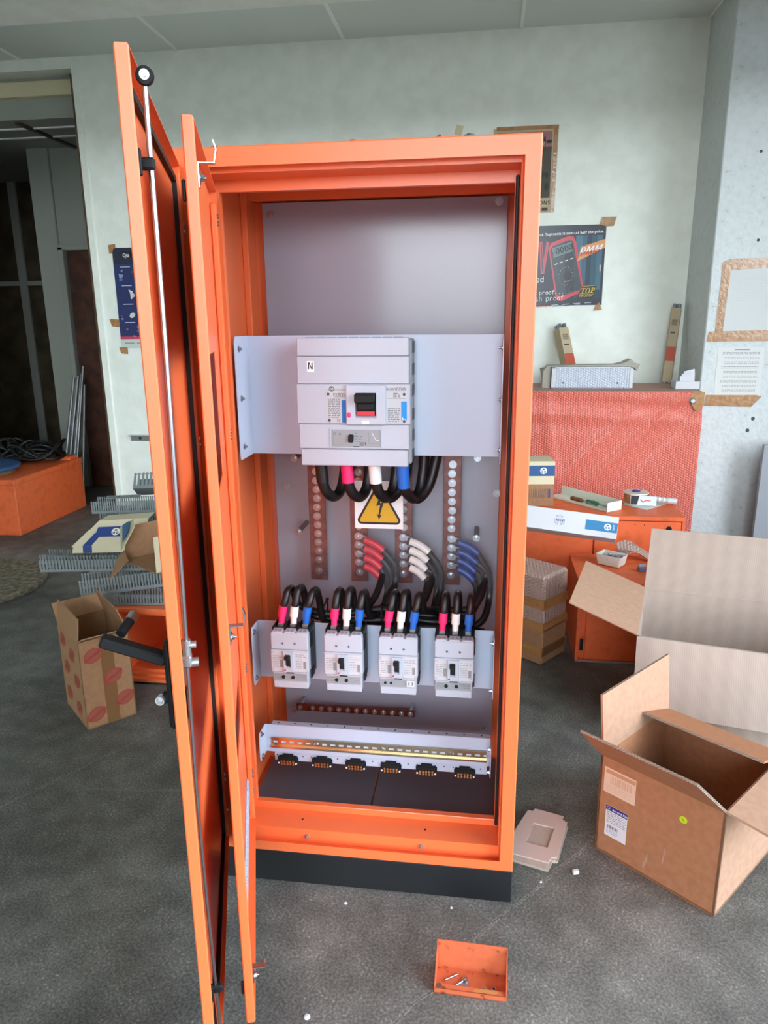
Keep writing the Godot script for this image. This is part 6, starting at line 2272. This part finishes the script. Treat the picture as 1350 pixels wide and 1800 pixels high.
	var lg := Q.new()
	round_logo(lg, Vector2(0, 0), 0.019, 0.0, Color8(226, 226, 206), Color8(40, 62, 124))
	var lgo := part(t, "print", lg, M.print)
	lgo.set_meta("kind", "stuff")
	var fup := Vector3(0, 0.096, -0.1).normalized()
	lgo.transform = Transform3D(Basis(Vector3(1, 0.02, 0), fup, Vector3(1, 0, 0).cross(fup)), Vector3(0.165, 0.083, -0.0465))
	var tx := text(t, "Tyton", Vector3(0.192, 0.084, -0.0465), 0.011, M.card_cream, Basis(Vector3(1, 0, 0), fup, Vector3(1, 0, 0).cross(fup)) * Basis(Vector3(0, 0, 1), PI / 2))
	# open one beside it, its torn mouth towards the room
	t = thing("banded_carton", "open cream carton with a bent blue-striped flap, nearest the outer door on the pile", "carton", Vector3(-0.8, 0.55, -1.12), -0.65)
	cpanel(t, "bottom", Vector3(-0.02, 0.0, 0.02), Vector3(0.24, 0.0, 0.0), Vector3(0.26, 0.0, -0.3), Vector3(0.0, 0.0, -0.3), M.card_brown, 0.004)
	cpanel(t, "left_wall", Vector3(-0.02, 0.0, 0.0), Vector3(0.0, 0.0, -0.3), Vector3(0.0, 0.15, -0.3), Vector3(-0.02, 0.14, 0.0), M.card_brown, 0.004)
	cpanel(t, "back_wall", Vector3(0.0, 0.0, -0.3), Vector3(0.26, 0.0, -0.3), Vector3(0.26, 0.15, -0.3), Vector3(0.0, 0.15, -0.3), M.card_brown, 0.004)
	cpanel(t, "right_wall", Vector3(0.26, 0.0, -0.3), Vector3(0.24, 0.0, 0.0), Vector3(0.24, 0.15, 0.0), Vector3(0.26, 0.15, -0.3), M.card_cream, 0.004)
	var fl := cpanel(t, "bent_flap", Vector3(0.012, 0.05, 0.035), Vector3(0.082, 0.165, 0.0), Vector3(0.0, 0.175, -0.04), Vector3(-0.052, 0.135, 0.0), M.card_cream, 0.004)
	q = Q.new()
	q.col = Color8(30, 92, 138).srgb_to_linear()
	q.slab(Vector3(0.014, 0.088, 0.026), Vector3(0.05, 0.148, 0.008), Vector3(0.0, 0.17, -0.02), Vector3(-0.026, 0.15, 0.0), 0.0006)
	part(fl, "blue_stripe", q, M.print)
	cpanel(t, "torn_flap", Vector3(-0.06, 0.0, 0.02), Vector3(0.02, -0.055, 0.1), Vector3(0.06, 0.02, 0.03), Vector3(-0.01, 0.045, 0.01), M.card_brown, 0.004)

	# orange chest in the doorway with cables and a reel on it
	t = thing("orange_chest", "dark orange steel chest in the doorway, heaped with black cables", "chest", Vector3(-3.55, 0, -3.13))
	q = Q.new()
	q.bb(Vector3(0, 0, -0.93), Vector3(0.837, 0.4, 0), 0.006)
	part(t, "body", q, M.orange_used)
	q = Q.new()
	q.bb(Vector3(-0.004, 0.385, -0.934), Vector3(0.841, 0.43, 0.004), 0.004)
	part(t, "lid", q, M.orange_used)
	q = Q.new()
	q.bb(Vector3(0.72, 0.43, -0.9), Vector3(0.82, 0.46, -0.78), 0.004)
	part(t, "lid_block", q, M.orange_used)
	q = Q.new()
	var r := RandomNumberGenerator.new()
	r.seed = 33
	for i in 26:
		var c := Vector3(-3.35 + r.randf() * 0.42, 0.45, -3.76 - r.randf() * 0.16)
		var pts := []
		var rad := r.randf_range(0.1, 0.24)
		var a0 := r.randf() * TAU
		var hh := r.randf_range(0.0, 0.16)
		for k in 15:
			var a := a0 + k * 0.42
			pts.append(Vector3(clampf(c.x + cos(a) * rad, -3.5, -2.76), c.y + hh * (0.55 + 0.45 * sin(k * 0.8 + i)) + 0.012, clampf(c.z + sin(a) * rad * 0.7, -4.0, -3.64)))
		q.tube(smooth_path(pts, 3), 0.011, 6)
	var heap := part(self, "cable_heap", q, M.black_heap)
	heap.set_meta("kind", "stuff")
	tag(heap, "tangled heap of black cables on the orange chest", "cables")
	t = thing("cable_reel_flange", "blue round reel disc lying on the front of the orange chest", "reel", Vector3(-3.12, 0.432, -3.33))
	q = Q.new()
	q.lathe([[0.0, 0.0], [0.275, 0.0], [0.285, 0.008], [0.285, 0.022], [0.275, 0.03], [0.0, 0.03]], Vector3(0, 0.035, 0), Vector3.UP, 40)
	part(t, "disc", q, std(Color8(46, 82, 130), 0.5))
	q = Q.new()
	q.cyl(Vector3(0, 0, 0), Vector3(0, 0.036, 0), 0.24, 32)
	part(t, "rope_winding", q, std(Color8(110, 92, 64), 0.9))
	q = Q.new()
	q.prism(PackedVector2Array([Vector2(0.1, -0.02), Vector2(0.16, 0.01), Vector2(0.11, 0.03)]), Vector3(0, 0.0655, 0), Basis(Vector3(1, 0, 0), Vector3(0, 0, -1), Vector3(0, 1, 0)), 0.0005)
	var pr := part(t, "print", q, M.ink_white)
	# rods leaning in the corner of the store
	var rods := [[-3.08, -4.28, -3.03, 1.06, "leftmost"], [-3.05, -4.3, -3.0, 1.07, "second"], [-3.0, -4.3, -2.965, 1.09, "third"], [-2.965, -4.3, -2.94, 1.16, "tallest"], [-2.84, -4.22, -2.9, 1.0, "slanting"]]
	for rd in rods:
		q = Q.new()
		q.cyl(Vector3(rd[0], 0.0, rd[1]), Vector3(rd[2], rd[3], rd[1] - 0.35), 0.014, 10)
		var o := part(self, "steel_rod", q, M.steel_dull)
		tag(o, "%s dark steel rod leaning behind the orange chest" % rd[4], "rod", "steel rods leaning in the store")
	# round base plate on the floor
	t = thing("round_plate", "big round dusty plate lying flat on the floor at the far left", "plate", Vector3(-2.36, 0, -2.1))
	q = Q.new()
	q.lathe([[0.0, 0.0], [0.425, 0.0], [0.43, 0.01], [0.43, 0.028], [0.42, 0.036], [0.0, 0.036]], Vector3.ZERO, Vector3.UP, 48)
	part(t, "disc", q, triplanar(std_tex(Color8(134, 126, 108), 91), 2.0))
	q = Q.new()
	q.lathe([[0.0, 0.0], [0.06, 0.0], [0.06, 0.012], [0.0, 0.012]], Vector3(0, 0.036, 0), Vector3.UP, 20)
	part(t, "hub", q, M.steel_dull)
	# flat steel angle screwed to the wall
	t = thing("wall_bracket", "small steel angle bracket fixed to the wall low beside the doorway", "bracket", Vector3(-1.98, 0.62, -3.8))
	q = Q.new()
	q.bb(Vector3(-0.13, 0.0, 0.0), Vector3(0.2, 0.05, 0.004), 0.001)
	q.bb(Vector3(-0.13, 0.046, 0.0), Vector3(0.2, 0.05, 0.06), 0.001)
	part(t, "angle", q, M.steel_dull)
	q = Q.new()
	q.cyl(Vector3(-0.05, 0.024, 0.004), Vector3(-0.05, 0.024, 0.007), 0.012, 12)
	part(t, "screw", q, M.case_dark)


func std_tex(c: Color, s: int) -> StandardMaterial3D:
	var m := std(c, 0.85)
	m.albedo_texture = noise_tex(0.02, 5, s, [Color(0.66, 0.64, 0.6), Color(1, 1, 1)], [0.2, 0.75], 512)
	return m



func build_floor_things() -> void:
	# small orange steel bin with hardware; local front lip at z = 0
	var t := thing("parts_bin", "small worn orange steel tray with loose hardware on the floor in front", "tray", Vector3(0.612, 0, 0.296), 0.0)
	t.rotation.y = -0.03
	var m := std(Color8(206, 106, 68), 0.5)
	m.albedo_texture = noise_tex(0.02, 5, 95, [Color(0.66, 0.6, 0.54), Color(0.95, 0.93, 0.9), Color(1, 1, 1)], [0.08, 0.22, 1.0], 256)
	triplanar(m, 6.0, false)
	var w := 0.168
	var dep := 0.072
	var bh := 0.08
	var q := Q.new()
	q.bb(Vector3(0, 0.001, -dep), Vector3(w, 0.003, 0.0))
	part(t, "bottom", q, m)
	q = Q.new()
	q.slab(Vector3(w, 0.001, -dep), Vector3(0, 0.001, -dep), Vector3(0, bh, -dep - 0.004), Vector3(w, bh, -dep - 0.004), 0.0018)
	part(t, "back_wall", q, m)
	for x in [0.0, w - 0.0018]:
		q = Q.new()
		q.prism(PackedVector2Array([Vector2(-dep - 0.003, 0.001), Vector2(0.0, 0.001), Vector2(0.0, 0.02), Vector2(-dep - 0.003, bh)]), Vector3(x + 0.0018, 0, 0), Basis(Vector3(0, 0, 1), Vector3(0, 1, 0), Vector3(1, 0, 0)), 0.0018)
		part(t, "side_wall", q, m)
	q = Q.new()
	q.bb(Vector3(0, 0.001, -0.0018), Vector3(w, 0.0155, 0.0), 0.0005)
	q.bb(Vector3(0, 0.0135, -0.014), Vector3(w, 0.0155, 0.0), 0.0005)
	part(t, "front_lip", q, m)
	q = Q.new()
	q.lathe([[0.007, 0.0], [0.007, 0.0008], [0.0, 0.001]], Vector3(0.011, 0.0155, -0.007), Vector3.UP, 9)
	lpart(t, "rust_spot", q, std(Color8(96, 70, 54), 0.9), "rusted spot weld")
	q = Q.new()
	q.patch_poly([Vector2(0.09, 0.002), Vector2(0.145, 0.003), Vector2(0.15, 0.013), Vector2(0.095, 0.0125)], 0.0, Color8(188, 126, 70))
	var wp := part(t, "worn_patch", q, M.print)
	wp.transform = Transform3D(Basis(Vector3(1, 0, 0), -PI / 2), Vector3(0, 0.0158, 0.0))
	# hardware in it
	var here := t.transform
	for i in 2:
		q = Q.new()
		q.cyl(Vector3(0, 0.0045, 0), Vector3(0.03 - 0.004 * i, 0.0045, -0.021 - 0.004 * i), 0.002, 8)
		var pin := part(self, "split_pin", q, M.steel)
		pin.transform = here * Transform3D(Basis(), Vector3(0.022 + i * 0.026, 0.002, -0.032 + i * 0.012))
		tag(pin, "%s thin steel pin in the small orange tray" % ["left", "right"][i], "pin", "steel pins in the tray")
	t = thing("hex_nut", "steel nut in the middle of the small orange tray", "nut", Vector3.ZERO, 0.0, "nuts in the tray")
	t.transform = here * Transform3D(Basis(), Vector3(0.07, 0.003, -0.04))
	q = Q.new()
	q.ring(Vector3.ZERO, Vector3.UP, 0.0035, 0.0072, 0.007, 6)
	part(t, "nut", q, M.steel)
	q = Q.new()
	q.ring(Vector3(0, -0.0, 0), Vector3.UP, 0.0035, 0.009, 0.0012, 18)
	part(t, "collar", q, M.steel_dull)
	t = thing("hex_nut", "steel nut at the right end of the small orange tray", "nut", Vector3.ZERO, 0.0, "nuts in the tray")
	t.transform = here * Transform3D(Basis(), Vector3(0.138, 0.003, -0.024))
	q = Q.new()
	q.ring(Vector3.ZERO, Vector3.UP, 0.0038, 0.0068, 0.006, 6)
	part(t, "nut", q, M.steel)
	q = Q.new()
	q.ring(Vector3.ZERO, Vector3.UP, 0.004, 0.0078, 0.0012, 20)
	var wa := part(self, "washer", q, M.steel_dull)
	wa.transform = here * Transform3D(Basis(), Vector3(0.116, 0.003, -0.022))
	tag(wa, "flat steel washer in the small orange tray", "washer")
	q = Q.new()
	q.prism(PackedVector2Array([Vector2(0, 0), Vector2(0.034, -0.004), Vector2(0.03, 0.016), Vector2(0.012, 0.022)]), Vector3.ZERO, Basis(Vector3(1, 0, 0), Vector3(0, 0, -1), Vector3(0, 1, 0)), 0.0015)
	var cl := part(self, "steel_clip", q, M.steel_dull)
	cl.transform = here * Transform3D(Basis(), Vector3(0.05, 0.0055, -0.012))
	tag(cl, "flat triangular steel clip in the small orange tray", "clip")
	# crumbs of plaster on the floor
	var spots := [[0.33, 0.0, 0.395, 0.008, "in front of the inner door's foot"], [0.355, 0.0, 0.055, 0.005, "before the plinth's left half"], [0.64, 0.0, 0.035, 0.004, "before the plinth's right half"], [0.18, 0.0, 0.36, 0.006, "between the two doors"], [0.885, 0.0, -0.09, 0.004, "just right of the plinth"]]
	for s in spots:
		q = Q.new()
		q.lathe([[0.0, 0.0], [s[3], 0.0], [s[3] * 0.8, s[3] * 0.5], [s[3] * 0.3, s[3] * 0.7], [0.0, s[3] * 0.65]], Vector3.ZERO, Vector3.UP, 7)
		var o := part(self, "plaster_crumb", q, M.card_white)
		o.position = Vector3(s[0], 0, s[2])
		tag(o, "white crumb on the floor %s" % s[4], "crumb", "crumbs on the floor")
